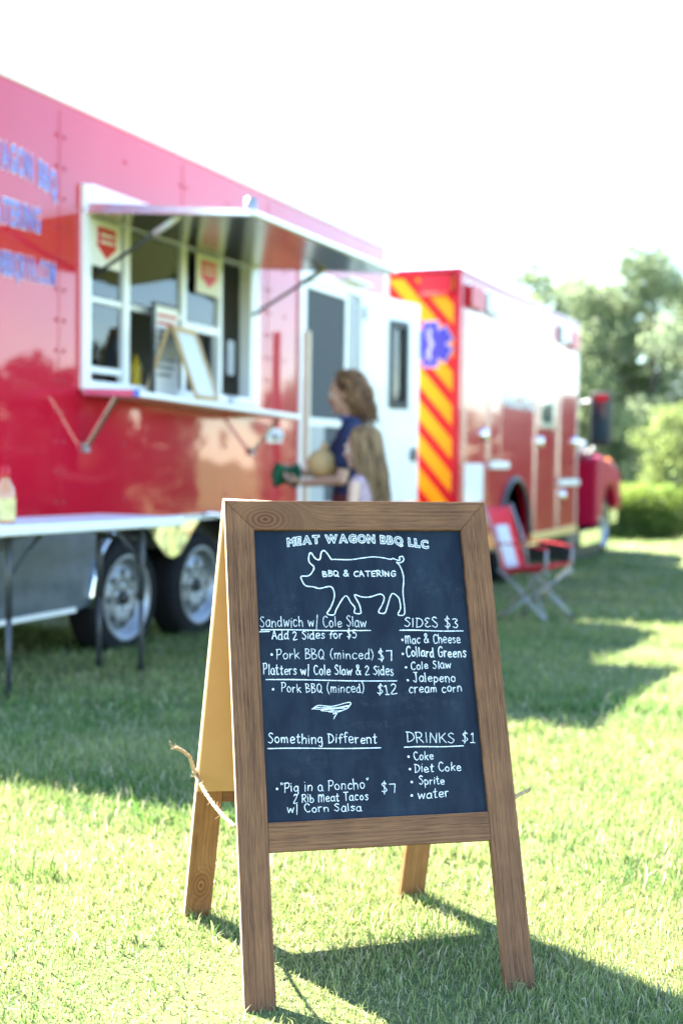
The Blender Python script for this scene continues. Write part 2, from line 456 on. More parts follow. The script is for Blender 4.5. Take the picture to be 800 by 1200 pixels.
def sample(n, y0, y1, k, x0):
    u = rng.random(n); y = np.sqrt(y0 ** 2 + u * (y1 ** 2 - y0 ** 2))
    x = (rng.random(n) * 2 - 1) * (k * y + x0)
    P = np.stack([x, y], 1)
    bare = smooth_noise(x, y, 51, 3.2) + 0.7 * smooth_noise(x, y, 52, 11.0) + 0.4 * smooth_noise(x, y, 53, 30.0)
    return P[rng.random(n) < np.clip(0.80 + 0.9 * bare, 0.38, 1)]
Vs, Cs = [], []
def zone(n, y0, y1, hm, wm, droop=0.9, dry=0.1, k=0.52, x0=0.95):
    p = sample(n, y0, y1, k, x0)
    hh = hm * (0.75 + 0.6 * smooth_noise(p[:, 0], p[:, 1], 21, 4.0)) * rng.gamma(5, 1 / 5, len(p))
    n = len(p)
    V, c = blades(n, p, np.clip(hh, 0.010, hm * 2.4), wm * rng.uniform(0.6, 1.3, n), droop, dry)
    Vs.append(V); Cs.append(c)
zone(330000, 1.2, 3.1, 0.025, 0.0026, 0.75, 0.17)
zone(270000, 3.1, 5.0, 0.030, 0.0034, 0.75, 0.17)
zone(145000, 5.0, 9.0, 0.042, 0.006, 1.0, 0.1)
zone(90000, 9.0, 18.0, 0.055, 0.012, 1.0, 0.08)
zone(65000, 18.0, 46.0, 0.06, 0.03, 1.0, 0.06)
# taller tufts left by the mower
tc_ = [(-1.05, 4.0), (-0.85, 3.85), (-0.55, 3.75), (-0.62, 3.9), (-0.2, 3.75), (0.95, 5.2), (0.6, 4.7), (0.2, 2.86), (-0.3, 2.05)]
tc_ += [(rng.uniform(-1.3, 1.5), rng.uniform(2.0, 6.0)) for _ in range(150)]
for cx_, cy_ in tc_:
    k_ = int(rng.integers(18, 60)); sp_ = rng.uniform(.02, .06); p = np.stack([rng.normal(cx_, sp_, k_), rng.normal(cy_, sp_, k_)], 1)
    V, c = blades(k_, p, rng.uniform(0.03, 0.075, k_) * (0.6 if cy_ < 3 else 1.0), rng.uniform(0.003, 0.006, k_), 0.8, 0.08)
    Vs.append(V); Cs.append(c)
V = np.concatenate(Vs); Cc = np.concatenate(Cs); nb_ = len(V)
base = (np.arange(nb_) * 5)[:, None]
lp = (base + np.array([[0, 1, 3, 2, 2, 3, 4]])).ravel()
gm_ = mesh_from_arrays('grass', V.reshape(-1, 3), np.tile([4, 3], nb_), lp, Cc.reshape(-1, 3), M['grassm'])
gr = bpy.data.objects.new('grass', gm_); COL.objects.link(gr)
tag(gr, 'mown green and straw coloured lawn grass', 'grass', kind='stuff')

# ---- foliage
def leaf_cloud(name, clumps, n, size, greens, seed, mt=None):
    """many small leaf quads spread in clumps; clumps = [(cx,cy,cz,rx,ry,rz,weight)]"""
    r_ = np.random.default_rng(seed)
    cl = np.array(clumps, float); wgt = cl[:, 6] / cl[:, 6].sum()
    idx = r_.choice(len(cl), n, p=wgt)
    d = r_.normal(size=(n, 3)); d /= np.linalg.norm(d, axis=1)[:, None]
    rad = r_.random(n)[:, None] ** 0.45
    P = cl[idx, :3] + d * rad * cl[idx, 3:6]
    a = r_.normal(size=(n, 3)); a /= np.linalg.norm(a, axis=1)[:, None]
    b2 = np.cross(a, r_.normal(size=(n, 3))); b2 /= np.linalg.norm(b2, axis=1)[:, None]
    s = size * r_.uniform(0.6, 1.4, n)[:, None]
    V = np.stack([P - a * s, P - b2 * s * .55, P + a * s, P + b2 * s * .55], 1)
    g0, g1 = np.array(greens[0]), np.array(greens[1])
    ct = r_.random(len(cl))[idx]; t = np.clip(0.6 * ct + 0.4 * r_.random(n), 0, 1)[:, None]
    c = (g0 * (1 - t) + g1 * t)
    lp = (np.arange(n)[:, None] * 4 + np.array([[0, 1, 2, 3]])).ravel()
    return mesh_from_arrays(name, V.reshape(-1, 3), np.full(n, 4), lp, np.repeat(c[:, None], 4, 1).reshape(-1, 3), mt or M['leaf'])

def make_tree(label, x, y, H, crown, n, leaf, greens, seed, group=None, tr=0.16, low=0.3, name='tree'):
    """trunk with limbs, crown of leaf clumps"""
    r_ = random.Random(seed); z0 = float(gz(y))
    t = thing(name, label, 'tree', (x, y, z0), 0, group)
    tb = MB(); cl = []
    tb.tube([(0, 0, -0.2), (0.05 * r_.uniform(-1, 1), 0, H * 0.2), (0.12 * r_.uniform(-1, 1), 0.1 * r_.uniform(-1, 1), H * 0.5), (0.1, 0, H * 0.85)], [tr * 1.3, tr, tr * 0.7, tr * 0.15], M['bark'], 9)
    for i in range(26):
        zz = H * (low + (1 - low) * (i + 0.5) / 26); an = i * 2.4 + r_.uniform(-.5, .5)
        prof = math.sin(PI * min(1, max(0.08, (zz / H - low * 0.6) / (1.05 - low * 0.6)))) ** 0.6
        rr = crown * prof * r_.uniform(0.35, 1.0)
        c = Vector((rr * math.cos(an), rr * math.sin(an), zz * r_.uniform(0.93, 1.03)))
        if i % 2 == 0: tb.tube([(0.02, 0, max(H * .15, zz * 0.72)), c * 0.5 + Vector((0, 0, zz * .42)), c], [tr * .35, tr * .22, tr * .06], M['bark'], 6)
        s = crown * r_.uniform(0.26, 0.46)
        cl.append((c.x, c.y, c.z, s, s, s * r_.uniform(0.6, 0.9), s ** 2))
    tb.build('trunk', t)
    me = leaf_cloud('crown', cl, n, leaf, greens, seed)
    o = bpy.data.objects.new('crown', me); COL.objects.link(o); o.parent = t
    return t
def copy_tree_thing(t, x, y, sc, rz, label):
    o = t.copy(); COL.objects.link(o); o.location = (x, y, float(gz(y))); o.scale = (sc,) * 3; o.rotation_euler = (0, 0, rz); o['label'] = label
    for ch in t.children:
        c = ch.copy(); COL.objects.link(c); c.parent = o
    return o
GR = [(0.085, 0.118, 0.078), (0.20, 0.24, 0.145)]  # distance haze and flare put into these paler, greyer leaf colours
GL = [(0.07, 0.10, 0.034), (0.14, 0.175, 0.07)]
G_T = 'trees along the far edge of the lawn'
ta = make_tree('broad green tree rising just past the far end of the ambulance roof', 7.5, 46, 9.3, 3.1, 14000, 0.10, GR, 1, G_T, low=0.12)
tb_ = make_tree('tallest green tree, behind the round pale green shrub tree', 10.5, 44, 9.2, 3.1, 17000, 0.10, GR, 2, G_T, low=0.12)
copy_tree_thing(ta, 6.9, 52, 0.80, 2.0, 'small tree half hidden behind the ambulance box roof', )
copy_tree_thing(ta, 9.5, 49, 0.93, 2.6, 'tree standing between the two tall crowns, its top just lower than theirs')
copy_tree_thing(ta, 12.9, 47, 0.95, 5.1, 'tree rising behind the right side of the round shrub tree')
copy_tree_thing(tb_, 10.2, 53, 0.84, 1.2, 'lower tree filling the gap between the two tall trees')
for i, (x, y) in enumerate([(5.4, 55), (8.6, 57), (12.4, 56)]):
    copy_tree_thing((ta, tb_)[i % 2], x, y, 0.62 + .05 * i, 3 + i, ('far low tree just clear of the ambulance roof edge', 'far low tree closing the gap under the broad crown', 'far low tree behind the round shrub tree')[i])
copy_tree_thing(ta, 14.8, 49, 0.95, 4.0, 'tree at the right edge of the lawn behind the tallest tree')
ex = [(19, 52), (24, 55), (29, 58), (35, 58), (42, 60), (49, 58), (55, 52), (60, 46), (64, 38), (66, 30), (66, 22)]  # unseen trees added so the vehicle paint has something to reflect
for i, (x, y) in enumerate(ex):
    copy_tree_thing((ta, tb_)[i % 2], x, y, 0.50 + 0.10 * ((i * 7) % 5) / 4, i * 1.7, 'tree beyond the right edge of the lawn, unseen, added for the paintwork to reflect')
for i, (x, y) in enumerate([(17.5, 26), (20.5, 30), (24, 35)]):  # more unseen trees, added only to show up in the paintwork
    copy_tree_thing((tb_, ta)[i % 2], x, y, 0.36 + 0.05 * (i % 3), i * 1.3, 'low dense tree standing off to the right of the lawn, unseen, added for the paintwork to reflect')
te = make_tree('unseen dark shrub right of the lawn, added to darken the paint reflections', 10.4, 11.4, 2.7, 1.15, 6000, 0.07, [(0.008, 0.014, 0.008), (0.016, 0.026, 0.013)], 31, 'unseen dark shrubs added for reflections', .06, .05, name='reflection_shrub')  # added shrubs, near-black so the trailer side and bonnet mirror something dark
for i, (x, y) in enumerate([(10.3, 12.8), (10.3, 14.1), (10.2, 15.3), (9.6, 23.6), (10.0, 25.2), (10.8, 26.8)]):
    copy_tree_thing(te, x, y, 0.95 + .06 * (i % 3), i * 1.1, te['label'])
make_tree('small round pale green shrub tree beside the clipped hedge', 8.0, 30, 2.9, 1.15, 5000, 0.055, GL, 5, None, 0.07, 0.35, name='shrub_tree')
# clipped hedge
z0 = float(gz(25))
hd = thing('clipped_hedge', 'clipped box hedge in front of the trees beside the red truck bonnet', 'hedge', (5.35, 25.4, z0))
cl = []
for i in range(12):
    for j in range(4):
        for k in range(4):
            x = -1.6 + 2.85 * i / 11; y = -0.6 + 1.2 * j / 3; z = 0.14 + 0.80 * k / 3
            if x > 1.1 and k == 3: z -= 0.08
            cl.append((x + random.uniform(-.04, .04), y + random.uniform(-.04, .04), z + random.uniform(-.03, .03), 0.17, 0.2, 0.17, 1))
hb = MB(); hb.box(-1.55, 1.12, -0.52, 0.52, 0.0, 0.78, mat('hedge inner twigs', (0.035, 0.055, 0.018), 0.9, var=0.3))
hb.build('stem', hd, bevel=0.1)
o = bpy.data.objects.new('leaves', leaf_cloud('leaves', cl, 30000, 0.034, [(0.07, 0.11, 0.025), (0.17, 0.23, 0.06)], 9)); COL.objects.link(o); o.parent = hd
# overhead wires far behind the truck
wb = MB()
for k, zz in enumerate((4.45, 4.25)):
    wb.tube([(x, 36, zz - 0.25 * (1 - ((x - 6) / 16) ** 2)) for x in np.linspace(-10, 26, 25)], 0.012, M['black'], 5)
tag(wb.build('overhead_wire'), 'thin dark overhead wires crossing in front of the far trees', 'wire')
# ================================================================== concession trailer
# local frame: x along the serving side, y into the trailer, z up
def text_mesh(body, mt, size=1.0, bold=0.0, fill=True, bevel=0.0):
    c = bpy.data.curves.new('lettering', 'FONT'); c.body = body; c.size = size; c.offset = bold
    c.resolution_u = 3
    if not fill: c.fill_mode = 'NONE'; c.bevel_depth = bevel; c.bevel_resolution = 1
    o = bpy.data.objects.new('lettering', c); COL.objects.link(o)
    dg = bpy.context.evaluated_depsgraph_get(); dg.update()
    me = bpy.data.meshes.new_from_object(o.evaluated_get(dg))
    vs = [tuple(v.co) for v in me.vertices]; fs = [tuple(p.vertices) for p in me.polygons]
    bpy.data.objects.remove(o); bpy.data.curves.remove(c); bpy.data.meshes.remove(me)
    return vs, fs
GLYPH = {}
def glyph(ch, bold, fill=True, bevel=0.0):
    k = (ch, bold, fill, bevel)
    if k not in GLYPH:
        vs, fs = text_mesh(ch, None, 1.0, bold, fill, bevel)
        GLYPH[k] = (vs, fs)
    return GLYPH[k]
def put_word(mb, word, mt, x0, x1, base, h, y, bold, arch=None, gap=0.17, back=None):
    """condensed capitals squeezed to fill x0..x1, standing on the wall plane y"""
    ws = []
    for ch in word:
        if ch == ' ': ws.append((0.35, 0)); continue
        vs, fs = glyph(ch, 0.0); xs_ = [v[0] for v in vs]; ws.append((max(xs_) - min(xs_), min(xs_)))
    tot = sum(w for w, _ in ws) + gap * (len(word) - 1)
    k = (x1 - x0) / tot; x = x0; ch_h = 0.70
    for ic, (ch, (w, mn)) in enumerate(zip(word, ws)):
        if ch != ' ':
            for mt_, bo, yy in ((back, bold + 0.03, y), (mt, bold, y - 0.002)):
                if mt_ is None: continue
                vs, fs = glyph(ch, bo)
                out = []
                for v in vs:
                    px = x + (v[0] - mn) * k
                    pz = base + v[1] / ch_h * h + (arch(px) if arch else 0)
                    out.append((px, yy - .0004 * (ic % 2), pz))
                mb.add(out, fs, mt_)
        x += (w + gap) * k

W1, W2, WR, RIMR, WZ = 1.22, 2.08, 0.335, 0.235, 0.225
tr = thing('food_trailer', 'red barbecue catering trailer with open serving window and white side door', 'food trailer', (-1.635, 6.1142, 0), math.atan2(0.92501, 0.37994))
TL, TE, ZB, ZT, TW = -0.66, 5.18, 0.65, 2.80, 2.3
wx0, wx1, wz0, wz1 = 0.69, 2.66, 1.38, 2.43
dx0, dx1, dz1 = 3.47, 4.68, 2.37
th = 0.05
b = MB(); r = M['red']
def panel(x0, x1, z0, z1): b.box(x0, x1, 0, th, z0, z1, r)
panel(TL, wx0, ZB, ZT); panel(wx0, wx1, ZB, wz0); panel(wx0, wx1, wz1, ZT); panel(wx1, dx0, ZB, ZT); panel(dx0, dx1, dz1, ZT); panel(dx1, TE, ZB, ZT)
b.box(TL, TL + th, th, TW, ZB, ZT, r); b.box(TL, TE + .2, TW - th, TW, ZB, ZT, r); b.box(TE + .15, TE + .2, th, TW - th, ZB, ZT, r)
tr_body = b.build('body', tr)
# panel joints and screws
dk = mat('darker red sealant', (0.36, 0.006, 0.022), 0.45, var=0.1)
for xj in (0.49, 2.93, 1.75):
    b = MB(); zlo, zhi = (ZB + .02, ZT - .04) if xj != 1.75 else (wz1 + .03, ZT - .04)
    b.box(xj - 0.012, xj + 0.012, -0.003, 0.0, zlo, zhi, M['red']); b.box(xj + 0.012, xj + 0.016, -0.0015, 0.0, zlo, zhi, dk)
    for zz in np.arange(ZB + 0.12, ZT - 0.08, 0.155):
        if zz > zlo:
            for dx in (-0.035, 0.035): b.lathe([(0, -0.006), (0.009, -0.005), (0.013, 0.0)], dk, 'y', (xj + dx, 0, zz), 8)
    b.build('panel_seam', tr)
for xj in (-0.12, 1.1, 2.32, 3.2):
    b = MB()
    for zz in np.arange(ZB + 0.12, ZT - 0.08, 0.31):
        if not (wx0 - .05 < xj < wx1 + .05 and wz0 - .1 < zz < wz1 + .05): b.lathe([(0, -0.006), (0.009, -0.005), (0.013, 0.0)], dk, 'y', (xj, 0, zz), 8)
    b.build('rivet_row', tr)
# roof with white edge rail and rounded white corner post
b = MB()
b.box(TL - .02, TE + .2, -0.012, TW + .01, ZT, ZT + 0.035, M['white']); b.build('roof', tr, bevel=0.008)
b = MB(); pts = [(TE, 0.0)] + [(TE + 0.02 + 0.22 * math.sin(q), 0.10 - 0.115 * math.cos(q)) for q in np.linspace(0, PI / 2, 8)] + [(TE + .24, TW), (TE + 0.2, TW), (TE + .2, .1), (TE, 0.06)]
b.prism(pts, ZB - .02, ZT + .03, M['white'], 'z'); b.build('corner_post', tr)
b = MB(); b.box(TL - .02, TL, -0.012, TW, ZB, ZT, M['white']); b.box(TL - .02, TL + .03, -0.014, -0.001, ZB, ZT, M['white']); b.build('corner_post', tr)
# interior shell
b = MB(); dkm = M['dark']; wi = mat('white interior lining', (0.38, 0.39, 0.40), 0.5, var=0.05)
b.box(TL + .06, TE + .14, th + .01, TW - .06, ZB, ZB + .05, dkm)
b.quad((TL + .06, TW - .06, ZB), (TE + .14, TW - .06, ZB), (TE + .14, TW - .06, ZT - .01), (TL + .06, TW - .06, ZT - .01), wi)
b.build('interior_lining', tr, recalc=False)
b = MB(); b.box(0.2, 3.2, 1.75, 2.2, ZB + .05, 1.55, M['grey']); b.box(0.9, 1.6, 1.7, 2.2, 1.9, 2.4, M['white']); b.box(2.9, 3.0, 0.1, 2.2, ZB + .05, ZT - .05, wi); b.build('kitchen_counter', tr, bevel=.01)
# chassis and polished skirt with wheel cut-out
b = MB(); b.box(TL + .1, TE, .12, .2, 0.47, ZB, M['black']); b.box(TL + .1, TE, TW - .2, TW - .12, 0.47, ZB, M['black'])
for xx in (-0.5, 0.1, 1.1, 2.0, 3.0, 4.2): b.box(xx, xx + .08, .2, TW - .2, 0.5, ZB - .01, M['black'])
for xx in (W1, W2): b.tube([(xx, .2, .23), (xx, TW - .2, .23)], .035, M['black'], 10)
b.box(TL + .05, TE, TW - .06, TW - .03, 0.1, ZB, M['black']); b.box(TL + .05, TE, 1.1, 1.13, 0.12, ZB, M['black'])  # black sheets added here and below to darken the space under the trailer
b.box(TL + .3, TL + .34, .1, TW - .1, 0.08, ZB, M['black'])
b.build('chassis', tr)
b = MB()
def arc(cx, cz, rr, a0, a1, n=14): return [(cx + rr * math.cos(q), cz + rr * math.sin(q)) for q in np.linspace(a0, a1, n)]
prof = [(TL + .02, .655), (TL + .02, .2), (.66, .2)] + arc(W1, .2, .455, PI * .99, PI * 0.56) + [(1.08, .655)]
b.prism(prof, -.004, .012, M['plate'])
b.build('skirt', tr)
b = MB(); b.prism([(1.085, .655)] + arc(W1, .2, .455, PI * .55, PI * 0.44) + [(1.455, .52), (1.565, .43), (1.65, .41), (1.735, .43), (1.845, .52)] + arc(W2, .2, .455, PI * .56, PI * .01) + [(2.6, .2), (3.3, .2), (3.3, .655)], -.004, .012, M['mirror_alu'])
b.build('wheel_fender', tr)
b = MB(); b.box(TL, TE, -0.012, .006, .625, .662, M['white']); b.box(TL, .62, -.018, .01, .19, .215, M['white'])
b.tube([(x, -.012, z) for x, z in arc(W1, .2, .455, PI, PI * .44)], .014, M['mirror_alu'], 8)
b.tube([(x, -.012, z) for x, z in arc(W2, .2, .455, PI * .56, 0)], .014, M['mirror_alu'], 8)
b.build('skirt_trim', tr)
b = MB(); b.box(.7, 2.6, .33, .35, .12, ZB, M['black']); b.build('shade_sheet', tr)  # black sheet added behind the wheels to keep the underside dark
# wheels
def wheel(parent, cx, cy, cz, R_, r_, wd, out=-1, holes=8, tyre_m=None, name='wheel'):
    """tyre + pressed steel rim with hand holes and hub, axis along y, outer face toward out*y"""
    w = MB(); o = out
    w.lathe([(r_ * 1.0, -wd / 2 * .8), (r_ * 1.08, -wd / 2), (R_ * .93, -wd / 2 * .97), (R_ * .985, -wd / 2 * .8), (R_, -wd / 2 * .55), (R_, wd / 2 * .55), (R_ * .985, wd / 2 * .8), (R_ * .93, wd / 2 * .97), (r_ * 1.08, wd / 2), (r_, wd / 2 * .8)], tyre_m or M['rubber'], 'y', (0, 0, 0), 40)
    w.lathe([(R_ * .78, -wd / 2 - .004), (R_ * .80, -wd / 2 * .995)], M['rubber'], 'y', (0, 0, 0), 40)
    root = w.build(name, parent, loc=(cx, cy, cz)); root.data.name = name
    q = MB(); f = o * wd / 2
    q.lathe([(r_ * 1.05, f * 1.0), (r_ * 1.0, f * 1.03), (r_ * .93, f * .97), (r_ * .88, f * .55), (r_ * .80, f * .45), (r_ * .72, f * .62), (r_ * .45, f * .70), (r_ * .38, f * .62), (r_ * .3, f * .62), (0.0, f * .62)], M['rim'], 'y', (0, 0, 0), 40)
    q.build('rim', root)
    q = MB()
    for k in range(holes):
        an = 2 * PI * k / holes
        q.lathe([(0, f * .70), (r_ * .085, f * .70), (r_ * .10, f * .66)], M['black'], 'y', (r_ * .62 * math.cos(an), 0, r_ * .62 * math.sin(an)), 10)
    q.lathe([(0, f * .93), (r_ * .14, f * .92), (r_ * .17, f * .85), (r_ * .18, f * .6)], M['black'], 'y', (0, 0, 0), 20)
    for k in range(5):
        an = 2 * PI * k / 5 + .3; q.lathe([(0, f * .74), (r_ * .045, f * .73), (r_ * .05, f * .6)], M['chrome'], 'y', (r_ * .30 * math.cos(an), 0, r_ * .30 * math.sin(an)), 6)
    q.build('hub', root)
    return root
for cx in (W1, W2):
    wheel(tr, cx, 0.14, WZ - 0.02, WR, RIMR, 0.2, -1)
    wheel(tr, cx, TW - 0.14, WZ - 0.02, WR, RIMR, 0.2, 1)
# lettering
b = MB()
put_word(b, "MEAT WAGON BBQ", M['blue'], -0.345, 0.455, 2.357, 0.128, -.003, 0.01, lambda x: 0.012 - 0.375 * (x - 0.055) ** 2, back=M['wvinyl'])
b.build('lettering', tr, recalc=False, merge=False)
b = MB()
put_word(b, "& CATERING", M['blue'], -0.21, 0.315, 2.112, 0.12, -.003, 0.01, back=M['wvinyl'])
b.build('lettering', tr, recalc=False, merge=False)
b = MB()
put_word(b, "MEATWAGONBBQRVA.COM", M['blue'], -0.40, 0.445, 1.868, 0.115, -.003, 0.005, back=M['wvinyl'])
b.build('lettering', tr, recalc=False, merge=False)
# serving window: white frame, mullions, rails, glass
w = M['white']
b = MB()
f_ = 0.042
b.box(wx0 - .02, wx0 + f_, -.03, .06, wz0 - .02, wz1, w); b.box(wx1 - f_, wx1 + .08, -.03, .06, wz0 - .02, wz1, w)
b.box(wx0 + f_, wx1 - f_, -.03, .06, 2.275, wz1 + .01, w); b.box(wx0 + f_, wx1 - f_, -.028, .058, wz0 - .02, wz0 + .03, w)
win = b.build('serving_window', tr, bevel=.004)
b = MB()
for xm, ww in ((1.125, .055), (1.765, .05), (2.235, .04)): b.box(xm - ww / 2, xm + ww / 2, -.005, .045, wz0 + .03, 2.275, w)
b.box(wx0 + f_, 1.08, .0, .04, 1.83, 1.86, w); b.box(1.15, 1.735, .0, .04, 1.83, 1.86, w); b.box(1.795, 2.21, .0, .04, 1.78, 1.83, w); b.box(wx0 + f_, 1.08, .0, .04, 1.455, 1.49, w)
b.build('mullion', win, bevel=.003)
b = MB()
for x0, x1, za, zb in ((wx0 + f_, 1.08, 1.865, 2.274), (1.15, 1.735, 1.865, 2.274), (1.795, 2.21, 1.83, 2.274), (wx0 + f_, 1.08, 1.49, 1.825)):
    b.box(x0, x1, .018, .023, za, zb, M['glass'])
b.build('pane', win)
b = MB(); b.box(2.29, 2.40, .10, .14, wz0 + .02, 2.27, M['steel']); b.box(2.42, 2.52, .04, .09, 1.55, 1.78, M['grey']); b.build('latch_post', win, bevel=.004)
b = MB(); b.box(1.17, 1.33, .12, .16, wz0 + .05, 1.80, mat('dark maroon curtain', (.05, .010, .028), .9, var=.3)); b.box(.74, .95, .5, .54, 1.40, 1.86, M['dark']); b.build('stand_in_panel', win, bevel=.01)  # maroon panel added as stand-in for an unclear figure inside the window
# raised awning (solid flap, aluminium inside) on two gas struts
aw_d, za, zo = 1.0, 2.28, 2.205
b = MB()
def aw(x, t, dz=0): return (x, -t * aw_d, za + (zo - za) * t + dz)
vs = [aw(wx0, 0), aw(wx1 + .05, 0), aw(wx1 + .05, 1), aw(wx0, 1)]; tp = [(p[0], p[1], p[2] + (.055 if i_ < 2 else .032)) for i_, p in enumerate(vs)]
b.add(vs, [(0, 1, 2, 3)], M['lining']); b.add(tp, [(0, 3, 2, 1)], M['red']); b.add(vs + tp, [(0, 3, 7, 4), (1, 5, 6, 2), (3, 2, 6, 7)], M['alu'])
awn = b.build('awning', tr, recalc=False)
b = MB()
for p, q in ((aw(wx0, 0), aw(wx0, 1)), (aw(wx1 + .05, 0), aw(wx1 + .05, 1)), (aw(wx0 - .02, 1), aw(wx1 + .07, 1)), (aw(wx0 - .02, 0.02), aw(wx1 + .07, 0.02))):
    b.bar((p[0], p[1], p[2] + .012), (q[0], q[1], q[2] + .012), .03, .030, w if p[1] == q[1] and p[1] < -.1 else M['alu'])
b.build('awning_frame', awn, bevel=.004)
b = MB(); b.lathe([(0, .06), (.03, .055), (.035, 0)], M['grey'], 'z', (wx0 + .06, -aw_d * .95, zo + .045), 12); b.build('awning_catch', awn); b = MB(); b.lathe([(0, .04), (.02, .035), (.025, 0)], M['grey'], 'z', (2.0, -.5, za + .03), 12); b.build('awning_catch', awn)
for xx in (wx0 + .06, wx1 - .02):
    b = MB(); p0 = (xx, -.03, 1.96); p1 = (xx, -aw_d * .55, 2.245)
    b.tube([p0, Vector(p0).lerp(Vector(p1), .72)], .011, M['black'], 8); b.tube([Vector(p0).lerp(Vector(p1), .70), p1], .018, M['wlens'] if xx < 1 else M['grey'], 8)
    b.build('gas_strut', tr)
# fold-down shelf, sagging toward the far end
b = MB(); sz = lambda x: 1.365 - 0.048 * (x - wx0) / (wx1 - wx0 + .1)
s0, s1 = wx0 - .03, wx1 + .10
vs = [(s0, -.02, sz(s0)), (s1, -.02, sz(s1)), (s1, -.33, sz(s1) - .012), (s0, -.33, sz(s0) - .012)]
lo = [(p[0], p[1], p[2] - .032) for p in vs]
b.add(vs + lo, [(0, 1, 2, 3), (7, 6, 5, 4), (0, 4, 5, 1), (1, 5, 6, 2), (2, 6, 7, 3), (3, 7, 4, 0)], w)
shelf = b.build('serving_shelf', tr, bevel=.004)
b = MB(); b.bar((s0 - .001, -.03, sz(s0) - .02), (s0 - .001, -.332, sz(s0) - .031), .008, .034, M['pink']); b.bar((s0, -.335, sz(s0) - .028), (s0 + .05, -.335, sz(s0) - .029), .008, .036, M['blue']); b.build('shelf_edge_tint', shelf)  # pink strip paints the red wall's reflection on the shelf end
for xx in (wx0 + .02, wx1 + .02):
    b = MB(); b.bar((xx, -.02, 1.06), (xx, -.20, sz(xx) - .045), .012, .035, M['alu'], (1, 0, 0)); b.box(xx - .02, xx + .02, -.025, 0, 1.03, 1.08, M['grey']); b.build('shelf_bracket', shelf)
b = MB(); b.ball((3.05, -.03, 1.17), (.08, .03, .03), M['wlens']); b.box(2.92, 3.16, -.012, -.0, 1.12, 1.22, M['white']); b.build('porch_light', tr)
# side door opening: frame, screen door, opened outer door
b = MB()
b.box(dx0 - .03, dx0 + .06, -.02, .08, ZB - .02, dz1 + .03, w); b.box(dx1 - .06, dx1 + .03, -.02, .08, ZB - .02, dz1 + .03, w); b.box(dx0 + .06, dx1 - .06, -.02, .08, dz1 - .05, dz1 + .03, w); b.box(dx0 + .06, dx1 - .06, -.02, .08, ZB - .02, ZB + .03, M['alu'])
b.build('door_frame', tr, bevel=.005)
b = MB()
x0, x1 = dx0 + .065, 4.40
b.box(x0, x0 + .05, .0, .03, ZB + .03, dz1 - .05, w); b.box(x1 - .05, x1, .0, .03, ZB + .03, dz1 - .05, w)
b.box(x0 + .05, x1 - .05, .0, .03, dz1 - .10, dz1 - .05, w); b.box(x0 + .05, x1 - .05, .0, .03, 1.26, 1.32, w); b.box(x0 + .05, x0 + .42, .004, .026, ZB + .03, 1.26, wi)
sd_ = b.build('screen_door', tr, bevel=.003)
b = MB(); b.box(x0 + .05, x1 - .05, .012, .016, 1.32, dz1 - .10, M['screen']); b.box(x0 + .42, x1 - .05, .012, .016, ZB + .03, 1.26, M['screen']); b.build('screen', sd_)
b = MB(); b.box(4.40, dx1 - .06, .0, .06, ZB + .03, dz1 - .05, M['grey']); b.box(4.5, 4.53, -.012, 0, ZB + .1, dz1 - .1, w); b.build('door_jamb', tr, bevel=.003)
b = MB(); dl = 0.93
dh = [(0, ZB), (dl, ZB), (dl, dz1), (0, dz1)]
wn0, wn1, wz_0, wz_1 = .42, .70, 1.48, 2.16
for a0, a1, c0, c1 in ((0, wn0, ZB, dz1), (wn1, dl, ZB, dz1), (wn0, wn1, ZB, wz_0), (wn0, wn1, wz_1, dz1)): b.box(a0, a1, 0, .045, c0, c1, w)
door = b.build('side_door', tr, loc=(4.70, -.03, 0)); door.rotation_euler = (0, 0, R(-9))
b = MB()
for a0, a1, c0, c1 in ((wn0 - .03, wn0 + .03, wz_0 - .03, wz_1 + .03), (wn1 - .03, wn1 + .03, wz_0 - .03, wz_1 + .03), (wn0 + .03, wn1 - .03, wz_0 - .03, wz_0 + .03), (wn0 + .03, wn1 - .03, wz_1 - .03, wz_1 + .03)): b.box(a0, a1, -.014, .055, c0, c1, M['black'])
b.build('window_frame', door, bevel=.008)
b = MB(); b.box(wn0 + .03, wn1 - .03, .02, .025, wz_0 + .03, wz_1 - .03, M['glass']); b.build('pane', door)
b = MB(); b.box(.80, .87, -.02, 0, 1.0, 1.12, M['black']); b.tube([(.835, -.03, 1.06), (.76, -.045, 1.06)], .012, M['black'], 8); b.build('handle', door, bevel=.004)
for zz in (.85, 1.5, 2.2):
    b = MB(); b.tube([(4.69, -.03, zz - .05), (4.69, -.03, zz + .05)], .014, M['grey'], 8); b.build('hinge', tr)
b = MB(); b.box(4.20, 4.66, -.10, -.02, dz1 + .035, dz1 + .055, w)
b.build('rain_gutter', tr)
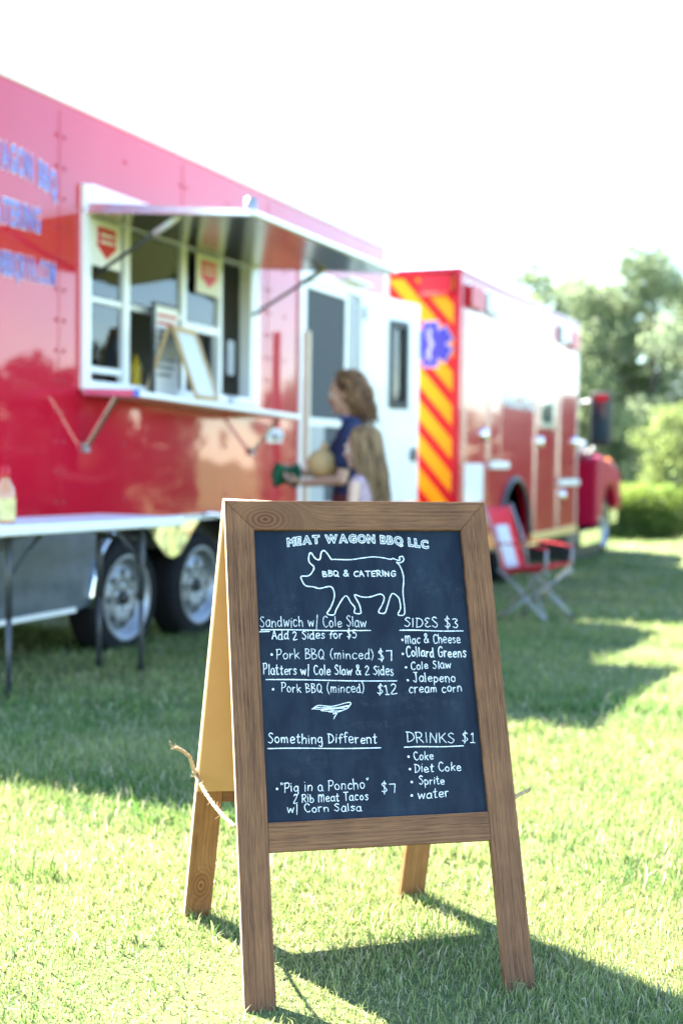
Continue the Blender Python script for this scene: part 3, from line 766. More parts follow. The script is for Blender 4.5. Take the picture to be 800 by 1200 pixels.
# ---- posts, signs and boards around the window (things of their own)
TM = Matrix.Translation((-1.635, 6.1142, 0)) @ Matrix.Rotation(math.atan2(0.92501, 0.37994), 4, 'Z')
def tw(x, y, z): return TM @ Vector((x, y, z))
TR = math.atan2(0.92501, 0.37994)
p = tw(3.33, -.12, 0); zg = float(gz(p.y))
b = MB(); b.box(-.022, .022, -.022, .022, -0.05, 1.92 - zg, M['cream']); o = b.build('handrail_post', None, bevel=.004, loc=(p.x, p.y, zg)); o.rotation_euler = (0, 0, TR)
tag(o, 'tall cream timber post standing on the grass beside the screen door', 'post')
def arrow_sign(x0, x1, z0, z1, y, label, ink):
    c = tw((x0 + x1) / 2, y, z0); t = thing('arrow_sign', label, 'sign', c, TR, 'red arrow signs taped in the serving window')
    hw = (x1 - x0) / 2; h = z1 - z0
    q = MB(); q.box(-hw, hw, 0, .004, 0, h, M['paper']); q.build('panel', t)
    q = MB(); s = hw * .62
    q.prism([(-s, h * .86), (s, h * .86), (s, h * .50), (s * 1.12, h * .46), (0, h * .18), (-s * 1.12, h * .46), (-s, h * .50)], -.003, -.001, ink); q.build('arrow', t)
    q = MB()
    for zz in (h * .70, h * .55): q.box(-s * .72, s * .72, -.005, -.0035, zz - h * .03, zz + h * .03, M['paper'])
    q.build('wording', t)
arrow_sign(.745, 1.03, 2.02, 2.265, -.02, 'white sign with red downward arrow at the left end of the serving window', M['redink'])
arrow_sign(1.90, 2.21, 2.02, 2.26, -.012, 'white sign with pink downward arrow on the second window mullion', M['pink'])
# menu sheet on a dark board leaning on the glass
c = tw(1.42, -.075, sz(1.45) + .002); t = thing('menu_board', 'dark framed white menu sheet standing behind the small easel in the window', 'menu board', c, TR)
q = MB(); q.box(-.14, .15, 0, .014, 0, .54, M['black']); q.build('frame', t, bevel=.003)
q = MB(); q.box(-.11, .14, -.004, -.001, .02, .52, M['paper']); q.build('menu_sheet', t)
q = MB()
for k in range(9): q.box(-.095, .12 - .03 * (k % 3), -.0065, -.005, .46 - k * .042, .476 - k * .042, M['redink'] if k in (0, 1) else M['ink'])
q.build('print', t)
# small A-frame easel on the shelf, seen end on
c = tw(1.46, -.16, sz(1.5) - .006); t = thing("tabletop_easel", "small natural pine A-frame board standing open on the serving shelf", "easel", c, TR - PI / 2 + R(4))
def easel_side(sgn):
    q = MB(); hh, sp, wd = .41, .165, .14
    for yy in (-wd, wd):
        q.bar((sgn * sp, yy, 0.005), (sgn * .012, yy, hh), .02, .022, M['easel'])
    for zz in (.03, .97):
        xx = sgn * (sp + (.012 - sp) * zz); q.bar((xx, -wd, hh * zz), (xx, wd, hh * zz), .02, .03, M['easel'])
    return q.build('leg_frame', t, bevel=.002)
easel_side(-1); easel_side(1)
for s in (-1, 1):
    q = MB(); hh, sp, wd = .41, .165, .13
    q.quad((s * (sp * .97), -wd, .015), (s * (sp * .97), wd, .015), (s * .017, wd, hh * .96), (s * .017, -wd, hh * .96), M['board_w'] if s > 0 else M['grey']); q.build('writing_board', t, recalc=False)
c = tw(2.06, -.19, sz(2.06) - .006)
q = MB(); q.lathe([(0, 0), (.035, 0), (.04, .05), (.034, .062), (.0, .064)], M['wvinyl'], 'z', (0, 0, 0), 18); o = q.build('paper_tub', None, loc=c)
tag(o, 'small white tub on the serving shelf right of the easel', 'tub')
for xo, colr, lb in ((1.37, (.75, .50, .02), 'yellow squeeze bottle inside the serving window beside the menu sheet'), (.86, (.5, .02, .02), 'red squeeze bottle inside the left pane of the serving window')):
    c = tw(xo, .09, wz0 + .031); q = MB(); q.lathe([(0, 0), (.032, 0), (.034, .01), (.034, .12), (.02, .145), (.006, .19), (0, .192)], mat('squeeze bottle ' + lb[:6], colr, .4), 'z', (0, 0, 0), 18)
    tag(q.build('squeeze_bottle', None, loc=c), lb, 'bottle')
# ---- folding table by the left end, with a sauce bottle
ld = Vector((.495, .869, 0)).normalized(); pv = Vector((-.869, .495, 0)).normalized()
org = Vector((-1.3857, 5.3305, 0)); zt = float(gz(5.6))
tb = thing('folding_table', 'white plastic folding table with grey steel legs in front of the trailer wheels', 'table', (org.x, org.y, zt), math.atan2(ld.y, ld.x))
tz = 0.735
q = MB(); q.prism([(-.30 , -.09), (1.10, -.09), (1.10, .44), (-.30, .44)], tz - .045, tz, M['plastic'], 'z'); q.build('tabletop', tb, bevel=.012, seg=3)
for x_ in (0.0, .878):
    for y_ in (0.0, .26):
        q = MB(); q.tube([(x_, y_, 0.0), (x_, y_, .36)], .0125, M['steel'], 10); q.tube([(x_, y_, .34), (x_, y_, tz - .045)], .0165, M['steel'], 10); q.lathe([(0, -.005), (.018, -.004), (.018, .03)], M['black'], 'z', (x_, y_, 0.005), 10); q.build('leg', tb)
    q = MB(); q.tube([(x_, 0, tz - .10), (x_, .26, tz - .10)], .012, M['steel'], 8); q.tube([(x_, .13, tz - .10), (x_ + (.30 if x_ < .5 else -.30), .13, tz - .04)], .009, M['steel'], 8)
    q.tube([(x_, 0, tz - .22), (x_ + (.20 if x_ < .5 else -.2), 0, tz - .045)], .009, M['steel'], 8)
    q.build('brace', tb)
bp_ = org + ld * .03 + pv * .05
t = thing('sauce_bottle', 'clear sauce bottle with yellow label and red cap at the end of the folding table', 'bottle', (bp_.x, bp_.y, zt + tz + .001))
q = MB(); q.lathe([(0, 0), (.040, 0), (.043, .01), (.043, .11), (.036, .15), (.018, .185), (.016, .20), (0, .20)], mat('amber sauce in clear plastic', (0.55, 0.22, 0.10), 0.1, var=0.1, coat=1), 'z', (0, 0, 0), 24); q.build('body', t)
q = MB(); q.lathe([(.0436, .015), (.0436, .105)], mat('yellow label', (.62, .52, .22), .5, var=.25, scale=25), 'z', (0, 0, 0), 24); q.build('label', t)
q = MB(); q.lathe([(.019, .195), (.02, .2), (.018, .235), (.006, .25), (0, .25)], M['rlens'], 'z', (0, 0, 0), 18); q.build('cap', t)
# ================================================================== ambulance
# local frame: x forward along the near side, y toward the far side, z up
AZ = -0.28
AR = math.atan2(.92181, .38763)
am = thing('ambulance', 'red ambulance with amber and red chevron rear parked beyond the trailer', 'ambulance', (1.0594, 11.7196, AZ), AR)
r = M['ared']; BL_, BW, B0, B1 = 4.93, 2.35, 0.42, 3.03
cxw, czw, ra = 1.98, 0.44, 0.60
side = [(0, B0), (cxw - ra, B0)] + arc(cxw, czw + .06, ra, PI, 0, 22) + [(cxw + ra, B0), (BL_, B0), (BL_, B1), (0, B1)]
b = MB(); b.prism(side, 0, .06, r); b.prism(side, BW - .06, BW, r)
b.box(0.03, BL_, .06, BW - .06, B1 - .05, B1 - .001, r); b.box(BL_ - .05, BL_ - .002, .06, BW - .06, B0, B1 - .05, r)
b.build('box_body', am)
b = MB(); b.box(.002, BL_, .055, BW - .055, B0 - .05, B0 + .05, M['black']); b.box(.7, 3.4, .35, .4, .3, 1.3, M['black']); b.box(.3, 3.4, BW - .4, BW - .35, .3, 1.3, M['black'])
b.box(-.1, 7.2, .7, .85, .35, .6, M['black']); b.box(-.1, 7.2, BW - .85, BW - .7, .35, .6, M['black']); b.tube([(cxw, .2, .46), (cxw, BW - .2, .46)], .07, M['black'], 10); b.tube([(7.12, .3, .40), (7.12, BW - .3, .40)], .05, M['black'], 10)
b.build('chassis', am)
# roof edge and corner posts
b = MB(); b.bar((0, .02, B1), (BL_, .02, B1), .07, .05, r); b.bar((0, BW - .02, B1), (BL_, BW - .02, B1), .07, .05, r); b.bar((.01, 0, B1), (.01, BW, B1), .07, .05, r)
b.bar((.01, .02, .80), (.01, .02, B1), .06, .05, r); b.bar((.01, BW - .02, .80), (.01, BW - .02, B1), .10, .07, r); b.bar((BL_ - .02, .02, B0), (BL_ - .02, .02, B1), .06, .06, M['white'])
b.build('corner_rail', am, bevel=.012)
# rear wall with chevrons
b = MB(); b.box(0.0, .03, .06, BW - .06, B0 + .35, B1 - .03, M['sred']); rear = b.build('rear_wall', am)
def clip(poly, ax, v, keep):
    out = []
    for i in range(len(poly)):
        p, q = poly[i], poly[(i + 1) % len(poly)]
        pi_, qi = (p[ax] - v) * keep >= 0, (q[ax] - v) * keep >= 0
        if pi_: out.append(p)
        if pi_ != qi:
            t = (v - p[ax]) / (q[ax] - p[ax]); out.append((p[0] + t * (q[0] - p[0]), p[1] + t * (q[1] - p[1])))
    return out
b = MB(); per, yw, sl = .307, .178, 1.15
za_, zb_ = B0 + .40, B1 - .06
for k in range(-4, 16):
    for half in (0, 1):
        y0, y1 = (.065, BW / 2) if half == 0 else (BW / 2, BW - .065)
        zz = .75 + .28 + k * per
        def zat(y): return zz + sl * (y - .09) if half == 0 else zz + sl * (BW - .09 - y)
        poly = [(y0, zat(y0)), (y1, zat(y1)), (y1, zat(y1) + yw), (y0, zat(y0) + yw)]
        poly = clip(poly, 1, za_, 1); poly = clip(poly, 1, zb_, -1) if len(poly) > 2 else poly
        if len(poly) > 2: b.prism(poly, -.004, -.0005, M['yellow'], 'x')
b.build('chevron_stripe', rear)
# six-pointed emblem
b = MB(); sc = (.28, 2.36)
def star(rad, x, mt, wdt):
    for k in range(3):
        an = PI / 2 + k * PI / 3; dx, dz = math.cos(an), math.sin(an); px_, pz = -dz, dx
        x_ = x - .0012 * k
        b.add([(x_, sc[0] + dx * s * rad + px_ * t * wdt, sc[1] + dz * s * rad + pz * t * wdt) for s, t in ((-1, -1), (1, -1), (1, 1), (-1, 1))], [(0, 1, 2, 3)], mt)
star(.215, -.007, mat('lavender emblem outline', (.42, .40, .66), .5), .080); star(.203, -.0125, M['starblue'], .069)
b.box(-.0185, -.018, sc[0] - .005, sc[0] + .005, sc[1] - .15, sc[1] + .15, M['wvinyl'])
b.tube([(-.0195, sc[0] + .035 * math.sin(q), sc[1] - .13 + .26 * q / 9.4) for q in np.linspace(0, 9.4, 30)], .0035, M['wvinyl'], 6)
b.build('emblem', rear, recalc=False)
for yy in (.23, BW - .23):
    b = MB(); b.box(-.05, -.0005, yy - .15, yy + .15, 2.80, 2.99, M['rlens']); b.box(-.056, -.05, yy - .13, yy + .13, 2.80, 2.84, mat('deep red lens', (.5, .002, .004), .15, coat=1)); b.build('warning_light', am, bevel=.015)
b = MB(); b.box(-.28, .02, .05, BW - .05, .62, .70, M['alu']); b.box(-.02, .0, .08, BW - .08, .66, .80, M['pink']); b.build('rear_step', am, bevel=.01)
b = MB(); b.ball((-.06, .06, .78), (.05, .06, .06), M['wlens']); b.build('reversing_light', am)
# side lights
for x0, x1, z0, z1, mt in ((.19, .62, 2.72, 2.92, 'rlens'), (.74, 1.15, 2.73, 2.92, 'wlens'), (3.85, 4.28, 2.73, 2.92, 'wlens'), (4.36, 4.80, 2.70, 2.91, 'rlens')):
    b = MB(); b.box(x0, x1, -.05, 0, z0, z1, M[mt]); b.box(x0 - .02, x1 + .02, -.012, 0, z0 - .02, z1 + .02, M['chrome']); b.build('warning_light', am, bevel=.008)
# compartment and crew doors with rub rails, window, handles
gap_m = mat('shadow gap seal', (.06, .004, .008), .6)
def door_(x0, x1, z0, z1, handle=None):
    q = MB(); q.box(x0, x1, -.014, -.0005, z0, z1, r)
    o = q.build('compartment_door', am, bevel=.006)
    q = MB(); t = .012
    for a0, a1, c0, c1 in ((x0 - t, x0, z0, z1), (x1, x1 + t, z0, z1), (x0 - t, x1 + t, z1, z1 + t), (x0 - t, x1 + t, z0 - t, z0)): q.box(a0, a1, -.018, -.0005, c0, c1, M['alu'])
    q.build('door_edge', o)
    if handle:
        q = MB(); q.lathe([(0, -.05), (.05, -.045), (.06, -.03), (.065, 0)], M['chrome'], 'y', (handle[0], -.012, handle[1]), 16); q.build('handle', o)
    return o
door_(.16, .84, B0 + .28, 2.66, (.75, 1.55)); door_(.98, 1.34, 1.32, 2.2); door_(3.95, 4.84, B0 + .06, 1.02, (4.1, .9)); door_(3.95, 4.84, 1.10, 2.62, (4.75, 1.55))
dr = door_(2.82, 3.74, B0 + .06, 2.62, (2.95, 1.52))
q = MB()
for a0, a1, c0, c1 in ((2.92, 2.98, 1.68, 2.42), (3.58, 3.64, 1.68, 2.42), (2.98, 3.58, 2.36, 2.42), (2.98, 3.58, 1.68, 1.74)): q.box(a0, a1, -.03, -.015, c0, c1, M['alu'])
q.build('window_frame', dr)
q = MB(); q.box(2.98, 3.58, -.022, -.016, 1.74, 2.36, mat('dark tinted glass', (.10, .13, .14), .05, var=.05, spec=.8, coat=1)); q.build('pane', dr)
b = MB(); b.box(.95, 1.60, -.05, 0, 1.22, 1.29, M['white']); b.build('grab_rail', am, bevel=.01); b = MB(); b.box(3.90, 4.93, -.05, 0, 1.01, 1.08, M['white']); b.build('grab_rail', am, bevel=.01)
b = MB(); b.box(.14, .72, -.03, -.016, .90, 1.27, M['wvinyl']); b.build('reflector_panel', am, bevel=.004)
b = MB(); b.box(cxw + ra + .05, BL_, -.03, 0, B0 - .01, B0 + .08, mat('gold reflective strip', (.62, .40, .14), .35, var=.05)); b.build('rub_rail', am, bevel=.006)
b = MB(); b.tube([(x, -.01, z) for x, z in arc(cxw, czw + .06, ra + .01, PI, 0, 24)], .032, M['steel'], 8); b.build('wheel_arch', am)
# lettering on the box side
b = MB(); put_word(b, "AMBULANCE", M['wvinyl'], 1.45, 2.75, 1.86, .20, -.006, .03); b.build('lettering', am, recalc=False, merge=False)
# cab and bonnet
cab = [(4.98, .42), (6.42, .42), (6.44, 1.48), (5.75, 2.25), (5.0, 2.40)]
b = MB(); b.prism(cab, .40, BW - .40, r); cb = b.build('cab', am, bevel=.03)
b = MB(); b.prism([(6.45, 1.56), (5.80, 2.25), (5.78, 2.23), (6.43, 1.54)], .46, BW - .46, M['glass']); b.build('windscreen', cb)
b = MB(); b.prism([(5.2, 1.55), (6.2, 1.55), (5.75, 2.12), (5.2, 2.2)], .392, .399, M['glass']); b.build('side_window', cb)
b = MB(); b.box(6.20, 6.50, .20, .46, 1.42, 1.60, M['white']); b.build('glare_block', cb, bevel=.05)  # white block paints the glare at the windscreen foot
hood = [(6.45, .72), (7.2, .95), (7.9, .80), (7.98, .9), (7.94, 1.30), (7.75, 1.42), (6.5, 1.56), (6.45, 1.5)]
b = MB(); b.prism(hood, .42, BW - .42, M['bred']); hd_ = b.build('bonnet', am, bevel=.06, seg=3)
for s in (0, 1):
    y0, y1 = (-.02, .46) if s == 0 else (BW - .46, BW + .02)
    fp = [(6.18, .42)] + arc(7.12, .45, .56, PI * .93, PI * .12, 14) + [(7.84, .60), (7.92, .75), (7.88, 1.10), (7.65, 1.24), (6.5, 1.40), (6.24, 1.38), (6.18, 1.30)]
    b = MB(); b.prism(fp, y0, y1, M['bred']); b.build('wing', am, bevel=.04, seg=3)
    yy = .26 if s == 0 else BW - .26
    b = MB(); b.box(7.74, 7.95, yy - .14, yy + .14, .90, 1.16, M['wlens']); b.build('headlight', am, bevel=.04)
    b = MB(); b.ball((7.60, .14 if s == 0 else BW - .14, 1.27), (.11, .10, .10), M['amber']); b.build('indicator_light', am)
b = MB(); b.box(7.92, 8.02, .5, BW - .5, .80, 1.30, M['chrome']); b.box(8.01, 8.03, .56, BW - .56, .85, 1.24, M['black']); b.build('grille', am, bevel=.02)
b = MB(); b.box(7.82, 8.20, .08, BW - .08, .40, .72, M['chrome']); b.build('bumper', am, bevel=.05, seg=3)
b = MB(); b.box(5.30, 6.60, .0, .30, .20, .40, M['chrome']); b.build('step', am, bevel=.01); b = MB(); b.box(4.96, 6.70, .04, .70, -.08, .195, M['black']); b.build('dark_underside', am, bevel=.01)  # black block added for the dark tyre and underside below the step
b = MB(); b.box(4.97, 5.43, .10, .5, .18, .40, M['steel']); b.build('fuel_tank', am, bevel=.04)
# mirrors on tubular arms
mg_ = mat('mirror glass with painted reflection', (.015, .045, .055), .12, var=.2, scale=4, spec=.5)  # dark teal reflection put into the glass colour
for s in (0, 1):
    sg = -1 if s == 0 else 1; y0 = .20 if s == 0 else BW - .20
    b = MB(); b.box(5.88, 6.00, y0 + sg * .30 - .14, y0 + sg * .30 + .14, 1.52, 2.24, M['black']); mr = b.build('wing_mirror', am, bevel=.04, seg=3)
    b = MB(); b.tube([(6.2, y0 - sg * .2, 1.40), (6.1, y0, 1.38), (5.98, y0 + sg * .18, 1.44), (5.95, y0 + sg * .28, 1.58)], .035, M['grey'], 8); b.tube([(6.0, y0, 2.1), (5.95, y0 + sg * .25, 2.14)], .02, M['grey'], 8); b.build('mirror_arm', mr)
    b = MB(); b.box(5.865, 5.879, y0 + sg * .30 - .11, y0 + sg * .30 + .11, 1.60, 2.10, mg_); b.box(5.862, 5.879, y0 + sg * .30 - .10, y0 + sg * .30 + .06, 2.12, 2.20, M['rlens']); b.build('mirror_glass', mr)  # red block paints a reflected red light at the mirror top
# wheels
for cx, zz in ((cxw, .45), (7.12, .40)):
    for s in (0, 1):
        wheel(am, cx, .22 if s == 0 else BW - .22, zz, .455, .30, .30, -1 if s == 0 else 1, 10)
    if cx < 3:
        for s in (0, 1): wheel(am, cx, .56 if s == 0 else BW - .56, zz, .455, .30, .28, -1 if s == 0 else 1, 10)
# ================================================================== folding camp chair
cp = (1.52, 9.95, float(gz(9.95)))
ch = thing('camp_chair', 'red folding camp chair with pale mesh back and grey legs on the grass', 'folding chair', cp, R(-34)); ch.scale = (.80, .84, 1.0)
# faces +x; seat 0.42 high
def cloth(grid, t, name, mt, parent, edge=None):
    q = MB(); n, k = len(grid), len(grid[0]); vs = [p for row in grid for p in row]
    fs = [(i * k + j, i * k + j + 1, (i + 1) * k + j + 1, (i + 1) * k + j) for i in range(n - 1) for j in range(k - 1)]
    q.add(vs, fs, mt, True); o = q.build(name, parent, recalc=False)
    md = o.modifiers.new('thick', 'SOLIDIFY'); md.thickness = t
    return o
sw = .25
def backp(s, v, off=0.0):
    z = .36 + .52 * v; x = -.22 - .20 * v - .035 * (1 - (2 * s - 1) ** 2) + off
    return (x, (2 * s - 1) * sw, z)
cloth([[backp(s, v) for s in np.linspace(0, 1, 9)] for v in np.linspace(0, 1, 8)], .006, 'backrest', M['rfab'], ch)
cloth([[backp(.24 + .52 * s, .05 + .68 * v, .012) for s in np.linspace(0, 1, 7)] for v in np.linspace(0, 1, 7)], .004, 'mesh_panel', M['gfab'], ch)
cloth([[(-.24 + .50 * u, (2 * s - 1) * sw, .40 + .05 * u - .05 * math.sin(PI * u) * (1 - (2 * s - 1) ** 2)) for s in np.linspace(0, 1, 9)] for u in np.linspace(0, 1, 8)], .008, 'seat', M['rfab'], ch)
for s in (-1, 1):
    y = s * (sw + .03)
    cloth([[(-.27 + .52 * u, y + .04 * (v - .5), .60 - .03 * u + .01 * math.sin(PI * u)) for v in (0, 1)] for u in np.linspace(0, 1, 6)], .012, 'armrest', M['rfab'], ch)
    q = MB(); q.tube([(.26, y, .02), (-.22, y, .40), ], .011, M['grey'], 8); q.tube([(-.26, y, .02), (.25, y, .44), (.24, y, .58)], .011, M['grey'], 8)
    q.tube([(-.22, y, .36), (-.27, y, .60), (-.43, y, .90)], .011, M['grey'], 8); q.tube([(.22, y, .44), (.25, y, .57)], .011, M['grey'], 8); q.build('leg_frame', ch)
q = MB()
for x_ in (.26, -.26):
    q.tube([(x_, -sw - .03, .02), (0, 0, .21), (-x_ * .0 + x_, sw + .03, .40)], .010, M['grey'], 8); q.tube([(x_, sw + .03, .02), (0 + x_ * .5, 0, .21), (x_, -sw - .03, .40)], .010, M['grey'], 8)
q.build('cross_brace', ch)
for x_ in (.26, -.26):
    for s in (-1, 1):
        q = MB(); q.lathe([(0, -.01), (.022, -.008), (.02, .03), (.0, .035)], M['black'], 'z', (x_, s * (sw + .03), .01), 10); q.build('foot', ch)
# ================================================================== A-frame chalkboard
TEXTS = [
 ('Sandwich w/ Cole Slaw',0.0615,0.7174,0.2792,0.7145,0.0216,0.8),
 ('-',0.0606,0.6995,0.0794,0.6999,0.0172,1.2),
 ('Add 2 Sides for $5',0.0841,0.6913,0.2572,0.6911,0.0172,1.05),
 ('-',0.263,0.6985,0.2789,0.6991,0.0175,1.2),
 ('Pork BBQ (minced)',0.0911,0.6527,0.2901,0.6484,0.0196,0.8),
 ('$7',0.2977,0.6439,0.3286,0.6441,0.0225,1.1),
 ('Platters w/ Cole Slaw & 2 Sides',0.0638,0.6226,0.3279,0.6139,0.0194,1.05),
 ('Pork BBQ (minced)',0.0974,0.5857,0.2655,0.5811,0.0176,0.85),
 ('$12',0.2894,0.5772,0.3319,0.5762,0.0204,1.05),
 ('Something Different',0.0666,0.4879,0.2832,0.4801,0.0187,1.05),
 ('"Pig in a Poncho"',0.0862,0.3935,0.26,0.3935,0.0184,0.95),
 ('$7',0.2836,0.3854,0.3142,0.3833,0.0195,0.95),
 ('2 Rib Meat Tacos',0.1091,0.3727,0.2578,0.3724,0.0159,0.95),
 ('w/ Corn Salsa',0.0968,0.3547,0.243,0.3524,0.015,0.95),
 ('SIDƐS $3',0.3568,0.7125,0.4738,0.709,0.0204,1),
 ('Mac & Cheese',0.3568,0.6786,0.4744,0.6768,0.0184,1),
 ('Collard Greens',0.3558,0.6515,0.4835,0.647,0.02,1.25),
 ('Cole Slaw',0.3633,0.6249,0.4495,0.6253,0.0165,1),
 ('Jalepeno',0.3669,0.6,0.4566,0.5964,0.018,1),
 ('cream corn',0.3557,0.5771,0.468,0.5771,0.0179,1),
 ('DRINKS $1',0.3422,0.4798,0.485,0.474,0.0208,0.9),
 ('Coke',0.3546,0.4457,0.3958,0.4436,0.0157,1),
 ('Diet Coke',0.3534,0.4209,0.451,0.4199,0.0165,1),
 ('Sprite',0.3612,0.3971,0.4137,0.3949,0.0155,1),
 ('water',0.3563,0.3703,0.4213,0.3699,0.0179,1),
]
RULES = [(0.0634, 0.7115, 0.2865, 0.7061), (0.069, 0.6118, 0.3327, 0.602), (0.0661, 0.4776, 0.2902, 0.4705), (0.3475, 0.7058, 0.482, 0.7018), (0.338, 0.4702, 0.4595, 0.4683)]
BULLETS = [(0.0826, 0.6614), (0.082, 0.5925), (0.0801, 0.4008), (0.3517, 0.6859), (0.35, 0.657), (0.3546, 0.6293), (0.3562, 0.6032), (0.3447, 0.4515), (0.3456, 0.4273), (0.3471, 0.4023), (0.3449, 0.3766)]
PIG = [(0.216, 0.855), (0.2037, 0.8736), (0.1959, 0.8714), (0.1916, 0.8564), (0.1825, 0.8578), (0.1736, 0.8706), (0.1688, 0.8608), (0.1694, 0.8501), (0.1784, 0.8394), (0.1722, 0.8267), (0.1644, 0.8213), (0.151, 0.8205), (0.1518, 0.8121), (0.159, 0.801), (0.1747, 0.7983), (0.187, 0.7949), (0.2018, 0.7981), (0.2115, 0.798), (0.2167, 0.7882), (0.2157, 0.7735), (0.2074, 0.7547), (0.1995, 0.7423), (0.2135, 0.74), (0.2198, 0.7525), (0.2396, 0.7791), (0.2499, 0.7647), (0.2576, 0.7541), (0.2556, 0.7436), (0.2664, 0.7413), (0.2696, 0.7455), (0.2666, 0.7624), (0.2582, 0.7806), (0.2739, 0.7762), (0.2909, 0.776), (0.3125, 0.7817), (0.3205, 0.7744), (0.3151, 0.7597), (0.3062, 0.7442), (0.3188, 0.7419), (0.3254, 0.7553), (0.3373, 0.7823), (0.3503, 0.7741), (0.3529, 0.7634), (0.3527, 0.7507), (0.3465, 0.7381), (0.3593, 0.7379), (0.3616, 0.7548), (0.3607, 0.7846), (0.3645, 0.8103), (0.3634, 0.8276), (0.3581, 0.8427), (0.3522, 0.8492), (0.3607, 0.8479), (0.3681, 0.8535), (0.3662, 0.8613), (0.3591, 0.8596), (0.3604, 0.854), (0.3547, 0.8536), (0.3455, 0.8571), (0.3398, 0.8554), (0.3228, 0.8589), (0.3015, 0.8607), (0.2799, 0.8582), (0.2541, 0.8549), (0.2161, 0.8559)]
TITLE = [(0.1254, 0.8841), (0.1591, 0.8887), (0.1972, 0.8912), (0.2525, 0.8925), (0.3081, 0.8915), (0.3683, 0.8871), (0.4209, 0.8791)]
CATER = (0.1948, 0.8199, 0.3489, 0.8195)
SCRIB = ([(0.157, 0.5509), (0.1709, 0.558), (0.1976, 0.5553), (0.229, 0.562), (0.2358, 0.5599), (0.2285, 0.5544), (0.1974, 0.5516), (0.1704, 0.5505), (0.1591, 0.5527), (0.1745, 0.5541), (0.2051, 0.5521), (0.2325, 0.5562), (0.2202, 0.5471), (0.1893, 0.5461), (0.1741, 0.5485), (0.1973, 0.5497), (0.2243, 0.5507), (0.2084, 0.5437), (0.1893, 0.545), (0.201, 0.5477)], [(0.1986, 0.5402), (0.2063, 0.5415), (0.2021, 0.5356), (0.1991, 0.5304)])
